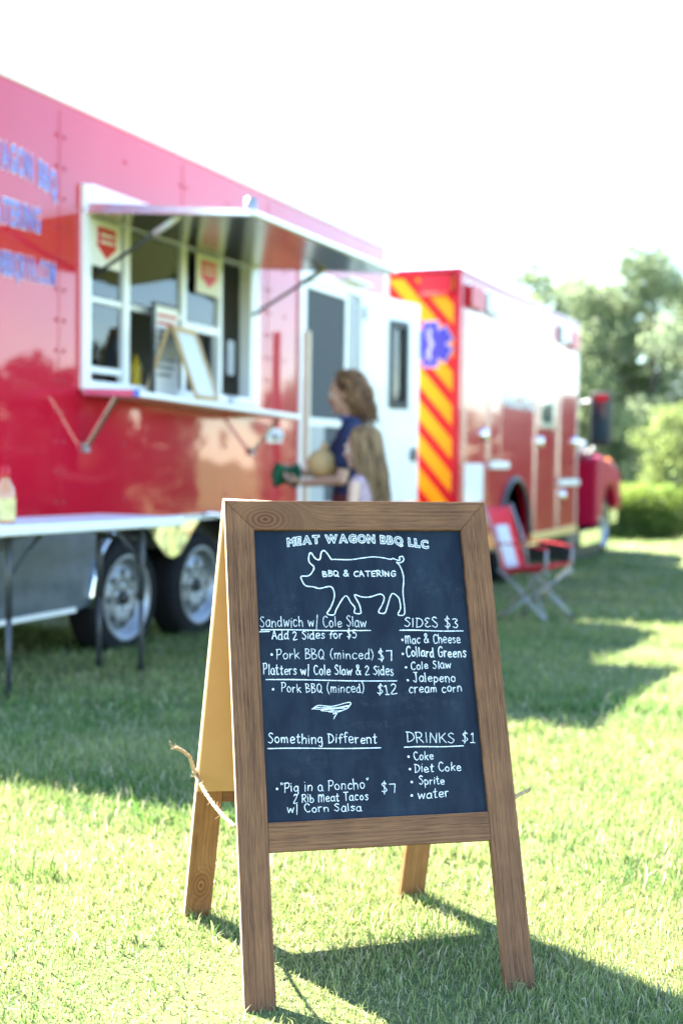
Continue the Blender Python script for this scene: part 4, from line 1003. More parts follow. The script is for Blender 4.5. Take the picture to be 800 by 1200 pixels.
GL_ = {
'a': (6, "5,5 3,6 1,4 1,1 3,0 5,2 5,6|5,5 5,1 6,0"), 'b': (6, "1,10 1,0|1,4 3,6 5,4 5,1.5 3,0 1,1"), 'c': (5.6, "5,5 3.2,6 1.2,4.4 1.2,1.4 3,0 5,1"),
'd': (6.2, "5,5 3,6 1,4 1,1 3,0 5,2|5,10 5,1 6,0"), 'e': (6, "1,3 5,3.4 4.6,5.4 3,6 1.2,4.6 1.2,1.4 3,0 5.5,1"), 'f': (4.8, "5,9 3.5,10 2.3,8.5 2.2,0|0.6,5.6 4.4,6"),
'g': (6, "5,5 3,6 1,4 1,1.5 3,0.5 5,2.5|5,6 5,-2 3.5,-4 1.2,-3"), 'h': (6.2, "1,10 1,0|1,4 3,6 5,4.5 5,0"), 'i': (2.4, "1.2,6 1.2,0|1.2,8.2 1.4,8.6"),
'k': (5.8, "1,10 1,0|5,6 1,2.6|2.2,3.6 5.2,0"), 'l': (2.4, "1.2,10 1.2,0"), 'm': (8.4, "1,6 1,0|1,4 2.6,6 4,4.5 4,0|4,4 5.6,6 7,4.5 7,0"),
'n': (6.2, "1,6 1,0|1,4 3,6 5,4.5 5,0"), 'o': (6, "3.2,6 1.2,4.4 1.2,1.4 3,0 4.9,1.5 4.9,4.4 3,6"), 'p': (6, "1,6 1,-4|1,4.5 3,6 5,4 5,1.5 3,0 1,1.4"),
'r': (4.8, "1,6 1,0|1,3.5 2.5,5.6 4.3,5.5"), 's': (5.2, "4.5,5.2 2.8,6 1.2,4.8 2.8,3.2 4.4,1.6 2.8,0 0.8,0.8"), 't': (4.8, "2.2,9 2.2,1 3.4,0 4.4,.6|0.5,6 4.2,6.3"),
'w': (7.8, "!0.5,6 2.1,0 3.9,5 5.6,0 7.2,6"), 'A': (7, "!0.5,0 3.5,10 6.5,0|!1.7,3.6 5.4,3.8"), 'B': (6, "1,10 1,0|0.7,10 4,9.4 4.4,7.2 1,5.3|1,5.3 5,4.4 5,1.2 0.8,0"),
'C': (6.6, "6,8.5 4,10 1.6,8 1.1,4 2.5,.6 4.5,0 6.2,1.4"), 'D': (7, "1.5,10 1.3,0|0.4,10 4.5,9 6.4,5 4.5,1.2 1,0"), 'E': (5.8, "!5.2,10 1,10 1,0 5.4,0|!1,5.2 4.5,5.3"),
'Ɛ': (5.8, "5.2,9.2 3,10 1.2,8 3.4,5.5 1,3 2.4,.2 5.5,1"), 'G': (7, "6,8.6 4,10 1.5,8 1,4 2.5,.4 5,.5 6.2,2 6.2,4.4|6.6,4.4 3.8,4.4"), 'I': (2.4, "1.2,10 1.2,0"),
'J': (6, "4,10 4,2 2.5,0 0.6,1.4|1.8,10 6,10"), 'K': (6.4, "!1,10 1,0|!5.6,10 1,4.4|!2.4,5.8 6,0"), 'M': (8.6, "1,9 1,0|1,6.5 2.8,9 4.2,7 4.2,0|4.2,6 6,9 7.5,7 7.5,0"),
'N': (6.8, "!1,0 1,10 5.6,0 5.6,10"), 'P': (6, "1,10 1,0|0.2,9.7 4,10 5.4,7.6 4,5 1,4.6"), 'Q': (7.4, "3.5,10 1.2,7.6 1.2,2.6 3.4,0 5.8,2.6 5.8,7.6 3.5,10|!4.2,2.6 7,-1"),
'R': (6.4, "1,10 1,0|.3,9.7 4,10 5.2,7.6 4,5.4 1,5|2.6,5 6,0"), 'S': (6, "5.2,8.8 3.4,10 1.3,8 3.2,5.6 5.2,3 3.2,0 .6,1.4"), 'T': (7, "!3.5,10 3.5,0|!0.4,10 6.6,10.2"),
'1': (4.6, "!1,8.4 2.6,10 2.6,0|!0.8,0 4.4,0"), '2': (6, "1,8 2.8,10 4.9,8.4 4.2,5.4 .8,0 5.8,.3"), '3': (6, "1,9 3,10 4.9,8.2 2.8,5.6 5.2,3 3.2,0 .8,1"),
'5': (6, "!5,10 1.6,10 1.4,6|1.4,6 4,6.4 5.1,3.4 3.4,0 .8,.8"), '7': (6, "!0.6,9.6 5.2,10 4.6,0"), '$': (6, "5,8.4 3.2,9.6 1.3,7.8 3.2,5.4 5,2.8 3,.6 .8,1.8|3.3,11.4 2.9,-1.2"),
'&': (7.4, "6.6,0 2,7.4 2.2,9.4 3.6,10 4.8,8.4 3.8,6.2 1,3.6 .8,1.4 2.4,0 4.8,1 6.6,4.4"), '(': (3.6, "3,11 1.2,7.4 1.2,3 3,-1.4"), ')': (3.6, "0.6,11 2.4,7.4 2.4,3 .6,-1.4"),
'"': (3, "0.5,10.4 0.8,8.4|2,10.4 2.2,8.6"), '/': (4, "!2.6,11.4 1.4,-1.8"), '-': (6.4, "!0,5 6.4,5"), ' ': (3.6, ""),
}
def crom(P, k=5):
    P = [np.array(p, float) for p in P]
    if len(P) < 3: return P
    Q = [2 * P[0] - P[1]] + P + [2 * P[-1] - P[-2]]; out = []
    for i in range(1, len(Q) - 2):
        for j in range(k):
            t = j / k; a, b_, c, d = Q[i - 1], Q[i], Q[i + 1], Q[i + 2]
            out.append(0.5 * (2 * b_ + (c - a) * t + (2 * a - 5 * b_ + 4 * c - d) * t * t + (3 * b_ - a - 3 * c + d) * t ** 3))
    return out + [P[-1]]
rs = random.Random(3)
class Chalk:
    """chalk-marker strokes: flat ribbons just proud of the board, slightly uneven"""
    def __init__(self): self.mb = MB(); self.k = 0
    def stroke(self, P, w, mt):
        P = [np.array(p) for p in P]; n = len(P); y = BY - 0.0007 - 0.00002 * (self.k % 12); self.k += 1
        L_, R_ = [], []
        for i, p in enumerate(P):
            t = P[min(i + 1, n - 1)] - P[max(i - 1, 0)]; t = t / (np.linalg.norm(t) + 1e-9); nn = np.array([-t[1], t[0]]); ww = w / 2 * rs.uniform(.80, 1.12) * (1.0 - .22 * (i / max(1, n - 1)))
            L_.append(p + nn * ww); R_.append(p - nn * ww)
        t0 = P[0] - P[1]; t0 = t0 / (np.linalg.norm(t0) + 1e-9); t1 = P[-1] - P[-2]; t1 = t1 / (np.linalg.norm(t1) + 1e-9)
        vs = [(q[0], y - 4e-6 * i_, q[1]) for i_, pr in enumerate(zip(L_, R_)) for q in pr]; fs = [(2 * i, 2 * i + 1, 2 * i + 3, 2 * i + 2) for i in range(n - 1)]
        e0 = P[0] + t0 * w * .45; e1 = P[-1] + t1 * w * .45; m_ = len(vs)
        vs += [(e0[0], y, e0[1]), (e1[0], y, e1[1])]; fs += [(0, m_, 1), (2 * n - 2, 2 * n - 1, m_ + 1)]
        self.mb.add(vs, fs, mt)
    def dot(self, u, v, r_, mt):
        self.mb.add([(u + r_ * math.cos(q), BY - .0007, v + r_ * math.sin(q)) for q in np.linspace(0, 2 * PI, 13)[:-1]], [tuple(range(12))], mt)
    def word(self, s, u0, v0, u1, v1, h, wt, mt, caps=False):
        tot = sum(GL_[c][0] + .7 for c in s) - .7; sx = (u1 - u0) / tot; sy = h / 10; x = 0
        for c in s:
            W_, st = GL_[c]; jy = rs.uniform(-.55, .55); js = rs.uniform(.90, 1.10); sl_ = rs.uniform(-.06, .09)
            if st:
                for q in st.split('|'):
                    sharp = q.startswith('!'); q = q.lstrip('!')
                    P = [tuple(map(float, p.split(','))) for p in q.split()]
                    P = [(px + sl_ * py + rs.uniform(-.22, .22), py * js + jy + rs.uniform(-.2, .2)) for px, py in P]
                    C_ = [np.array(p) for p in P] if sharp else crom(P)
                    out = []
                    for p in C_:
                        f = (x + p[0]) / tot
                        out.append((u0 + (u1 - u0) * f, v0 + (v1 - v0) * f + p[1] * sy))
                    if sharp:
                        for a_, b_ in zip(out[:-1], out[1:]): self.stroke([np.array(a_) * (1 - t) + np.array(b_) * t for t in (0, .33, .67, 1)], wt * 0.0018, mt)
                    else: self.stroke(out, wt * 0.0018, mt)
            x += W_ + .7
    def done(self, name, parent): return self.mb.build(name, parent, recalc=False, merge=False)

SW, SL = 0.5538, 0.9789                      # outer width and slant height of the front frame
FW, FT = 0.058, 0.019
o_ = Vector((-.16192, 2.25783, 0)); wv = Vector((.97504, .22212, -.00076)).normalized(); hv = Vector((-.07713, .34173, .93663)); hv = (hv - wv * hv.dot(wv)).normalized(); nv = wv.cross(hv)
def frame_mx(o, w_, h_):
    n_ = w_.cross(h_); m4 = Matrix.Identity(4)
    for i in range(3): m4[i][0] = w_[i]; m4[i][1] = -n_[i]; m4[i][2] = h_[i]; m4[i][3] = o[i]
    return m4
FM = frame_mx(o_, wv, hv)
sg_ = thing('chalkboard_sign', 'wooden A-frame chalkboard with a hand-lettered barbecue menu standing on the grass', 'chalkboard sign', (0.06, 2.6, 0.0))
INV = Matrix.Translation((-0.06, -2.6, 0))
wd_, wl_ = (0.057, 0.023, 0.012), (0.265, 0.120, 0.057)
wz_m = wood_mat('stained pine stile', wd_, wl_, 'z', seed=1.0); wz2 = wood_mat('stained pine right stile', wd_, wl_, 'z', seed=7.3)
wx_m = wood_mat('stained pine rail', wd_, wl_, 'x', knot=(0.082, SL - .040, .020), seed=2.0); wx2 = wood_mat('stained pine lower rail', wd_, wl_, 'x', seed=5.0)
bd_, bl_ = (0.15, 0.062, 0.024), (0.34, 0.165, 0.07)
wb_m = wood_mat('warm stained pine', bd_, bl_, 'z', knot=(.03, .065, .016), seed=11.0)
edge_m = M['raw']
TRH = .062
def edged(poly, y0, y1, face, edge):
    """a board: stained faces, paler sanded edges"""
    q = MB(); n = len(poly); f = [(p[0], y0, p[1]) for p in poly]; g = [(p[0], y1, p[1]) for p in poly]
    q.add(f, [tuple(range(n))], face); q.add(g, [tuple(range(n))], face)
    for i in range(n):
        j = (i + 1) % n; q.add([f[i], f[j], g[j], g[i]], [(0, 1, 2, 3)], edge[i] if isinstance(edge, list) else edge)
    return q
def sign_part(q, name, mx, parent=None, bevel=.0012):
    o = q.build(name, parent or sg_, bevel=bevel, seg=2)
    o.matrix_local = (INV @ mx) if parent is None else Matrix.Identity(4)
    return o
G_ = wz_m
sign_part(edged([(0, -.02), (FW, -.02), (FW, SL - TRH), (0, SL)], 0, FT, wz_m, [wz_m, wz_m, wz_m, edge_m]), 'stile', FM)
sign_part(edged([(SW - FW, -.02), (SW, -.02), (SW, SL), (SW - FW, SL - TRH)], 0, FT, wz2, [wz2, wz2, wz2, wz2]), 'stile', FM)
sign_part(edged([(0.0004, SL), (FW + .0004, SL - TRH), (SW - FW - .0004, SL - TRH), (SW - .0004, SL)], 0.0002, FT, wx_m, [wx_m, wx_m, wx_m, edge_m]), 'top_rail', FM)
sign_part(edged([(FW + .0005, .283), (SW - FW - .0005, .283), (SW - FW - .0005, .338), (FW + .0005, .338)], 0.0003, FT, wx2, [wx2, wx2, edge_m, edge_m]), 'bottom_rail', FM)
BY = 0.009
cbm, nt, b = new_mat('chalkboard black with sky tint'); L = nt.links.new
tc = N(nt, 'ShaderNodeTexCoord'); mp = N(nt, 'ShaderNodeMapping'); mp.inputs['Rotation'].default_value = (0, R(25), 0); mp.inputs['Scale'].default_value = (14, 1, 5); L(tc.outputs['Object'], mp.inputs[0])
nz = N(nt, 'ShaderNodeTexNoise', i_Scale=1.2, i_Detail=7.0, i_Roughness=.65); L(mp.outputs[0], nz.inputs['Vector'])
cr = N(nt, 'ShaderNodeValToRGB'); e = cr.color_ramp.elements; e[0].position = .42; e[0].color = (.0024, .0078, .0195, 1); e[1].position = .88; e[1].color = (.020, .034, .055, 1); L(nz.outputs[0], cr.inputs[0])  # black board's blue sky reflection put into the navy; paler streaks are smears
L(cr.outputs[0], b.inputs['Base Color']); b.inputs['Roughness'].default_value = .55; b.inputs['Specular IOR Level'].default_value = .2
q = MB(); q.box(FW - .006, SW - FW + .006, BY, BY + .004, .33, SL - TRH + .006, cbm); brd = sign_part(q, 'chalkboard', FM, bevel=0)
chm, nt, b = new_mat('chalk'); L = nt.links.new
tc = N(nt, 'ShaderNodeTexCoord'); nz = N(nt, 'ShaderNodeTexNoise', i_Scale=260.0, i_Detail=6.0, i_Roughness=.75); L(tc.outputs['Object'], nz.inputs['Vector'])
cr = N(nt, 'ShaderNodeValToRGB'); e = cr.color_ramp.elements; e[0].position = .34; e[0].color = (.30, .34, .42, 1); e[1].position = .55; e[1].color = (.86, .88, .90, 1); L(nz.outputs[0], cr.inputs[0]); L(cr.outputs[0], b.inputs['Base Color']); b.inputs['Roughness'].default_value = .85
c = Chalk()
for s, u0, v0, u1, v1, h, wt in TEXTS: c.word(s, u0, v0, u1, v1, h, wt, chm)
for u0, v0, u1, v1 in RULES: c.stroke([np.array((u0 + (u1 - u0) * t, v0 + (v1 - v0) * t + .0006 * math.sin(7 * t))) for t in np.linspace(0, 1, 14)], .0023, chm)
for u, v in BULLETS: c.dot(u, v, .0024, chm)
c.stroke(crom(SCRIB[0], 4), .0017, chm); c.stroke(crom(SCRIB[1], 4), .0017, chm)
c.done('menu_lettering', brd)
# faint wiped chalk left on the board
dm = bpy.data.materials.new('wiped chalk dust'); dm.use_nodes = True; nt = dm.node_tree; b = nt.nodes["Principled BSDF"]; L = nt.links.new
b.inputs['Base Color'].default_value = (.62, .66, .72, 1); b.inputs['Roughness'].default_value = .95
tc = N(nt, 'ShaderNodeTexCoord'); nz = N(nt, 'ShaderNodeTexNoise', i_Scale=75.0, i_Detail=8.0, i_Roughness=.75); L(tc.outputs['Object'], nz.inputs['Vector'])
mr = N(nt, 'ShaderNodeMapRange'); mr.inputs[1].default_value = .47; mr.inputs[2].default_value = .85; mr.inputs[3].default_value = 0; mr.inputs[4].default_value = .035; L(nz.outputs[0], mr.inputs[0]); L(mr.outputs[0], b.inputs['Alpha'])
c = Chalk()
for u, v, w_, h_ in ((.20, .455, .20, .016), (.40, .366, .06, .012), (.13, .44, .09, .03), (.36, .43, .12, .02), (.27, .57, .20, .03), (.42, .55, .12, .03), (.10, .76, .07, .05), (.44, .80, .08, .06), (.25, .36, .22, .02), (.30, .52, .16, .02)):
    c.stroke([np.array((u + w_ * (t - .5), v + .006 * math.sin(5 * t + u * 30))) for t in np.linspace(0, 1, 12)], h_, dm)
o = c.done('chalk_smear', brd); o.location.y = .0004
c = Chalk(); c.stroke(crom(PIG, 4), .0026, chm)
GC = dict(GL_); c.word("BBQ & CATERING", *CATER, .0118, 1.25, chm); c.done('pig_drawing', brd)
# outlined block title on a gentle wave
q = MB(); ttl = "MEAT WAGON BBQ LLC"; us = np.array([p[0] for p in TITLE]); vsn = np.array([p[1] for p in TITLE])
ws = []
for chh in ttl:
    if chh == ' ': ws.append(.34); continue
    vv, ff = glyph(chh, .035, False, .040); xs_ = [p[0] for p in vv]; ws.append(max(xs_) - min(xs_))
tot = sum(ws) + .06 * (len(ttl) - 1); k = (us[-1] - us[0] + .004) / tot; x = us[0]
for chh, w_ in zip(ttl, ws):
    if chh != ' ':
        vv, ff = glyph(chh, .035, False, .040); mn = min(p[0] for p in vv); um = x + w_ * k / 2
        bv = float(np.interp(um, us, vsn)); sl_ = float(np.interp(um + .01, us, vsn) - np.interp(um - .01, us, vsn)) / .02
        q.add([(x + (p[0] - mn) * k, BY - .0004 + p[2] * .012, bv + (p[0] - mn - w_ / 2) * k * sl_ + p[1] * .0170 / .72) for p in vv], ff, chm)
    x += (w_ + .06) * k
q.build('title_lettering', brd, recalc=False, merge=False)
q = MB(); q.box(.002, SW - .002, FT + .0004, FT + .0044, .30, SL - .002, M['mdf']); sign_part(q, 'backing_panel', FM, bevel=0)
# rear frame
tp_c = o_ + wv * (SW / 2) + hv * (SL - .004) - nv * (FT + .010)
bt_c = Vector((-.064, 2.815, 0.0)); hb_ = (tp_c - bt_c); BLn = hb_.length; hb_.normalize()
wb_ = Vector((.5396, .165, 0)); wb_ = (wb_ - hb_ * wb_.dot(hb_)).normalized()
BM = frame_mx(bt_c - wb_ * (SW / 2), wb_, hb_)
# outer (viewer side) face y=0 carries the hardboard; boards lie behind it
sign_part(edged([(0, -.02), (FW, -.02), (FW, BLn), (0, BLn)], .0045, .0235, wb_m, [wb_m, wb_m, edge_m, edge_m]), 'stile', BM)
sign_part(edged([(SW - FW, -.02), (SW, -.02), (SW, BLn), (SW - FW, BLn)], .0045, .0235, wb_m, [wb_m, wb_m, edge_m, wb_m]), 'stile', BM)
sign_part(edged([(FW + .0005, .258), (SW - FW - .0005, .258), (SW - FW - .0005, .322), (FW + .0005, .322)], .0048, .0235, wx2, [wx2, wx2, wx2, wx2]), 'bottom_rail', BM)
sign_part(edged([(FW + .0005, BLn - .06), (SW - FW - .0005, BLn - .06), (SW - FW - .0005, BLn), (FW + .0005, BLn)], .0048, .0235, wx2, [wx2, wx2, edge_m, wx2]), 'top_rail', BM)
q = MB(); q.box(.001, SW - .001, 0, .0042, .285, BLn - .012, M['mdf']); sign_part(q, 'backing_panel', BM, bevel=0)
q = MB(); q.box(FW - .006, SW - FW + .006, .012, .016, .33, BLn - .055, cbm); sign_part(q, 'chalkboard', BM, bevel=0)
for u in (.10, SW - .10):
    q = MB(); hp = FM @ Vector((u, FT + .006, SL + .001)); hp.z += .0; a_ = hp - Vector((.06, 2.6, 0)); q.tube([a_ - wv * .025, a_ + wv * .025], .004, M['grey'], 8); q.build('hinge', sg_)
# jute cords tying the frames, frayed ends
def P_(mx, u, y, v): return mx @ Vector((u, y, v)) - Vector((.06, 2.6, 0))
for side_ in (0, 1):
    if side_ == 0: a = P_(BM, -.004, .012, .318); e_ = P_(FM, -.003, .010, .335)
    else: a = P_(BM, SW + .004, .012, .318); e_ = P_(FM, SW + .003, .010, .365)
    q = MB(); n_ = 26; sg = -1 if side_ == 0 else 1
    def cord(p0, p1, sag, nn, rad=.0022):
        for st in range(3):
            pts = []
            for i in range(nn + 1):
                t = i / nn; p = p0.lerp(p1, t); d = (p1 - p0).normalized(); s1 = d.cross(Vector((0, 0, 1))).normalized(); s2 = d.cross(s1)
                an = i * 1.15 + st * 2.1
                pts.append(p + Vector((0, 0, -sag * 4 * t * (1 - t))) + s1 * (.0021 * math.cos(an)) + s2 * (.0021 * math.sin(an)))
            q.tube(pts, rad, M['twine'], 6)
    cord(a, e_, .012, n_)
    outv = (wv * sg)
    if side_ == 0:
        cord(a, a + outv * .012 + Vector((0, 0, .038)), 0, 6); cord(a + outv * .012 + Vector((0, 0, .038)), a + outv * .045 + Vector((0, 0, .060)), -.004, 7)
        q.ball(tuple(a + Vector((0, 0, .006))), .007, M['twine'], 8, 6); tip = a + outv * .045 + Vector((0, 0, .060))
    else:
        cord(e_, e_ + outv * .03 + Vector((0, .0, .012)), 0, 6); tip = e_ + outv * .03 + Vector((0, 0, .012)); q.ball(tuple(e_), .006, M['twine'], 8, 6)
    for i in range(60):
        t = rs.random(); p = a.lerp(e_, t) + Vector((0, 0, -.012 * 4 * t * (1 - t))) if i > 14 else tip
        dv = Vector((rs.uniform(-1, 1), rs.uniform(-1, 1), rs.uniform(-.6, 1))) * rs.uniform(.006, .016)
        q.tube([p, p + dv * .6, p + dv + Vector((0, 0, rs.uniform(-.003, .003)))], [.0005, .0004, .0002], M['twine'], 4)
    q.build('rope', sg_)
# ================================================================== people
skin = mat('skin', (0.52, 0.30, 0.215), 0.5, var=0.05, scale=12)
skin2 = mat('fair skin', (0.62, 0.40, 0.31), 0.5, var=0.05, scale=12)
lipm = mat('lips', (0.42, 0.14, 0.12), 0.45, var=0.05)
eyew = mat('eye white', (0.75, 0.74, 0.72), 0.2, var=0.02); iris = mat('dark iris', (0.03, 0.02, 0.015), 0.2)
navy = mat('navy cotton', (0.014, 0.022, 0.075), 0.8, var=0.2, scale=14, bump=.001, bscale=200)
navy2 = mat('royal blue cotton yoke', (0.035, 0.075, 0.30), 0.8, var=0.1, scale=14)
short_m = mat('maroon shorts cotton', (0.10, 0.018, 0.020), 0.85, var=0.2)
lilac = mat('pale lilac cotton', (0.42, 0.30, 0.36), 0.8, var=0.1, scale=20)
denim = mat('dark denim', (0.03, 0.04, 0.09), 0.85, var=0.25, scale=60)
shoe_m = mat('shoe canvas', (0.10, 0.10, 0.12), 0.8)

def fuse(shapes, vox, name, mt, parent, smooth_it=6):
    """tapered limbs and ellipsoids fused into one continuous skin"""
    q = MB()
    for s in shapes:
        if s[0] == 'e':
            _, c, r_ = s; q.ball(c, r_, mt, 18, 12)
        else:
            _, a, b2, ra_, rb_ = s
            q.tube([a, b2], [ra_, rb_], mt, 14); q.ball(a, ra_, mt, 14, 8); q.ball(b2, rb_, mt, 14, 8)
    o = q.build(name, None, recalc=False, merge=False)
    m1 = o.modifiers.new('r', 'REMESH'); m1.mode = 'VOXEL'; m1.voxel_size = vox; m1.use_smooth_shade = True
    m2 = o.modifiers.new('s', 'SMOOTH'); m2.factor = .5; m2.iterations = smooth_it
    dg = bpy.context.evaluated_depsgraph_get(); dg.update()
    me = bpy.data.meshes.new_from_object(o.evaluated_get(dg)); me.name = name
    bpy.data.objects.remove(o)
    if not me.materials: me.materials.append(mt)
    o = bpy.data.objects.new(name, me); COL.objects.link(o); o.parent = parent
    for p in me.polygons: p.use_smooth = True
    return o
V3 = lambda *a: Vector(a)
def hand(wrist, fdir, palm, s, side, curl=.5):
    """palm, four unequal bent fingers and a side thumb; fdir along the hand, palm the palm normal"""
    f = Vector(fdir).normalized(); n = Vector(palm); n = (n - f * n.dot(f)).normalized(); t = f.cross(n) * side
    w_ = Vector(wrist); sh = []
    for k in (-1.2, -.4, .4, 1.2): sh.append(('c', tuple(w_ + t * k * .012 * s), tuple(w_ + f * .085 * s + t * k * .021 * s), .014 * s, .0125 * s))
    for k, ln in ((-1.5, .058), (-.5, .072), (.5, .078), (1.5, .070)):
        b0 = w_ + f * .085 * s + t * k * .020 * s; b1 = b0 + (f * math.cos(curl * .6) + n * math.sin(curl * .6)) * ln * .52 * s; b2 = b1 + (f * math.cos(curl * 1.7) + n * math.sin(curl * 1.7)) * ln * .5 * s
        sh += [('c', tuple(b0), tuple(b1), .0098 * s, .0092 * s), ('c', tuple(b1), tuple(b2), .0092 * s, .0078 * s)]
    th0 = w_ + f * .028 * s + t * .026 * s; th1 = th0 + (f * .5 + t * .75 + n * .35).normalized() * .042 * s; th2 = th1 + (f * .85 + n * .5 + t * .1).normalized() * .034 * s
    return sh + [('c', tuple(th0), tuple(th1), .0125 * s, .0108 * s), ('c', tuple(th1), tuple(th2), .0105 * s, .0088 * s)]
def head_shapes(c, k, yaw=0.0, nod=0.0):
    """skull, jaw, nose, brow, lips and ears; faces +x before the turn"""
    rm = Matrix.Rotation(yaw, 3, 'Z') @ Matrix.Rotation(nod, 3, 'Y')
    def T(p): return tuple(Vector(c) + rm @ (Vector(p) * k))
    sh = [('e', T((-.012, 0, .035)), (.098 * k, .078 * k, .095 * k)), ('e', T((.022, 0, -.02)), (.072 * k, .064 * k, .085 * k)), ('e', T((.040, 0, -.075)), (.045 * k, .042 * k, .035 * k)),
          ('c', T((.082, 0, .020)), T((.106, 0, -.018)), .010 * k, .0145 * k), ('e', T((.100, .010, -.022)), (.011 * k,) * 3), ('e', T((.100, -.010, -.022)), (.011 * k,) * 3),
          ('e', T((.085, 0, -.048)), (.014 * k, .024 * k, .008 * k)), ('e', T((.082, 0, -.060)), (.014 * k, .021 * k, .008 * k)), ('e', T((.072, 0, -.09)), (.022 * k, .024 * k, .02 * k)),
          ('c', T((.080, -.04, .030)), T((.080, .04, .030)), .013 * k, .013 * k), ('e', T((.052, .038, -.02)), (.03 * k, .025 * k, .028 * k)), ('e', T((.052, -.038, -.02)), (.03 * k, .025 * k, .028 * k))]
    for s in (-1, 1): sh += [('e', T((-.008, s * .078, -.008)), (.018 * k, .009 * k, .030 * k))]
    return sh, T
def face_bits(T, k, parent, brow_m):
    for s in (-1, 1):
        q = MB(); q.ball(T((.079, s * .031, .008)), .0125 * k, eyew, 12, 8); q.ball(T((.0875, s * .031, .008)), .0058 * k, iris, 10, 6); q.build('eye', parent, recalc=False, merge=False)
        q = MB(); q.tube([T((.088, s * .016, .030)), T((.090, s * .032, .036)), T((.080, s * .050, .031))], [.004 * k, .0045 * k, .002 * k], brow_m, 6); q.build('eyebrow', parent)
    q = MB(); q.tube([T((.092, -.022, -.053)), T((.100, 0, -.051)), T((.092, .022, -.053))], [.002 * k, .007 * k, .002 * k], lipm, 8); q.build('mouth', parent)
def hair_mesh(T, k, n, length, seed, cols, parent, vol=1.0, face_gap=.9, back_flow=-.02, wav=.012, sprd=.2, lmin=.75):
    """layered tapering locks falling from the scalp"""
    r_ = random.Random(seed); q = MB(); ms = [mat('hair %d' % i, c_, .42, var=.25, scale=60, stretch=(1, 1, .1), spec=.4) for i, c_ in enumerate(cols)]
    q.ball((0, 0, 0), 1, ms[0], 20, 12)
    q.v = [T((-.020 + p[0] * .105 * vol + (-.012 if p[0] > .3 else 0), p[1] * .090 * vol, .048 + p[2] * .092 * vol)) for p in q.v]
    keep = []
    for i in range(n):
        th = r_.uniform(-PI, PI); el = r_.random() ** .7
        if abs(th) < face_gap and el > .22: continue
        ra = .3 + .7 * el; x = -.02 + .110 * vol * ra * math.cos(th); y = .094 * vol * ra * math.sin(th); z = .052 + .098 * vol * math.sqrt(max(0, 1 - ra * ra * .93))
        ln = length * r_.uniform(lmin, 1.1); pts = []; rr = []
        out = Vector((math.cos(th), math.sin(th), 0)); ph = r_.uniform(0, 6); 
        for j in range(9):
            t = j / 8; spread = 1 + sprd * vol * math.sin(min(1, t * 1.6) * PI * .5) - .15 * t
            px = -.02 + (x + .02) * (1 + (spread - 1) * (1.1 - el * .5)) + back_flow * t; py = y * (1 + (spread - 1) * (1.1 - el * .5))
            pz = z - ln / k * t ** 1.15
            if pz < z and ra < .75: 
                o2 = (.78 - ra) * min(1, t * 2.2); px += out.x * .11 * vol * o2; py += out.y * .10 * vol * o2
            px += wav * math.sin(ph + t * 9) * (1 + t); py += wav * math.cos(ph * 1.7 + t * 8) * (1 + t)
            pts.append(T((px, py, pz))); rr.append(k * .0058 * (1 - .82 * t ** 2) * r_.uniform(.9, 1.1))
        q.tube(pts, rr, r_.choice(ms), 6)
    return q.build('hair', parent, recalc=False, merge=False)

# --- woman, walking left past the trailer door with her arms full.  Built facing +x, turned to face left
wz = float(gz(7.75))
wm = thing('person', 'woman in a navy t-shirt with shoulder length brown hair carrying a round tan bundle', 'person', (.06, 7.75, wz), R(172))
hc = (.045, 0, 1.515); hs, T = head_shapes(hc, 1.0, R(-6), R(10))
nk = V3(-.005, 0, 1.36)
body = hs + [('c', (.025, 0, 1.45), (-.01, 0, 1.33), .052, .058),
  ('e', (-.01, 0, 1.20), (.105, .165, .16)), ('e', (.03, 0, 1.16), (.10, .14, .10)), ('e', (-.005, 0, 1.02), (.10, .135, .14)), ('e', (-.01, 0, .90), (.115, .165, .12)), ('c', (-.01, -.14, 1.30), (-.01, .14, 1.30), .055, .055)]
def leg(hip, knee, ank, toe, s=1):
    return [('c', hip, knee, .085 * s, .055 * s), ('c', knee, ank, .052 * s, .034 * s), ('e', tuple(Vector(knee).lerp(Vector(ank), .3) + V3(-.015, 0, 0) * s), (.045 * s, .042 * s, .08 * s)), ('c', ank, toe, .036 * s, .026 * s)]
body += leg((.0, .085, .86), (.07, .09, .47), (-.02, .09, .085), (.13, .095, .035)) + leg((-.01, -.085, .86), (-.03, -.09, .47), (-.20, -.09, .10), (-.06, -.095, .035))
# near (left) arm folded forward under the bundle, far arm reaching ahead
def arm(sh_, el_, wr_, s=1): return [('c', sh_, el_, .046 * s, .036 * s), ('c', el_, wr_, .036 * s, .023 * s)]
nearW = V3(.275, .115, .975); farW = V3(.30, -.07, 1.035)
body += arm((-.01, .175, 1.285), (.035, .215, 1.00), tuple(nearW)) + hand(nearW, (1, -.2, .12), (0, -.3, 1), .95, -1, .7)
body += arm((-.01, -.175, 1.285), (.09, -.20, 1.03), tuple(farW)) + hand(farW, (1, .15, .05), (0, .5, .85), .95, 1, .8)
fuse(body, .0058, 'body', skin, wm, 4)
face_bits(T, 1.0, wm, mat('brown brow', (.06, .03, .018), .7))
hair_mesh(T, 1.0, 1100, .30, 4, [(.075, .032, .015), (.15, .068, .030), (.27, .14, .065)], wm, .98, 1.45, -.045, .014, .08, .5)
sh = [('e', (-.01, 0, 1.20), (.120, .180, .168)), ('e', (.032, 0, 1.165), (.112, .152, .112)), ('e', (-.005, 0, 1.03), (.116, .155, .15)), ('e', (-.01, 0, .92), (.130, .182, .11)), ('c', (-.012, -.14, 1.305), (-.012, .14, 1.305), .068, .068)]
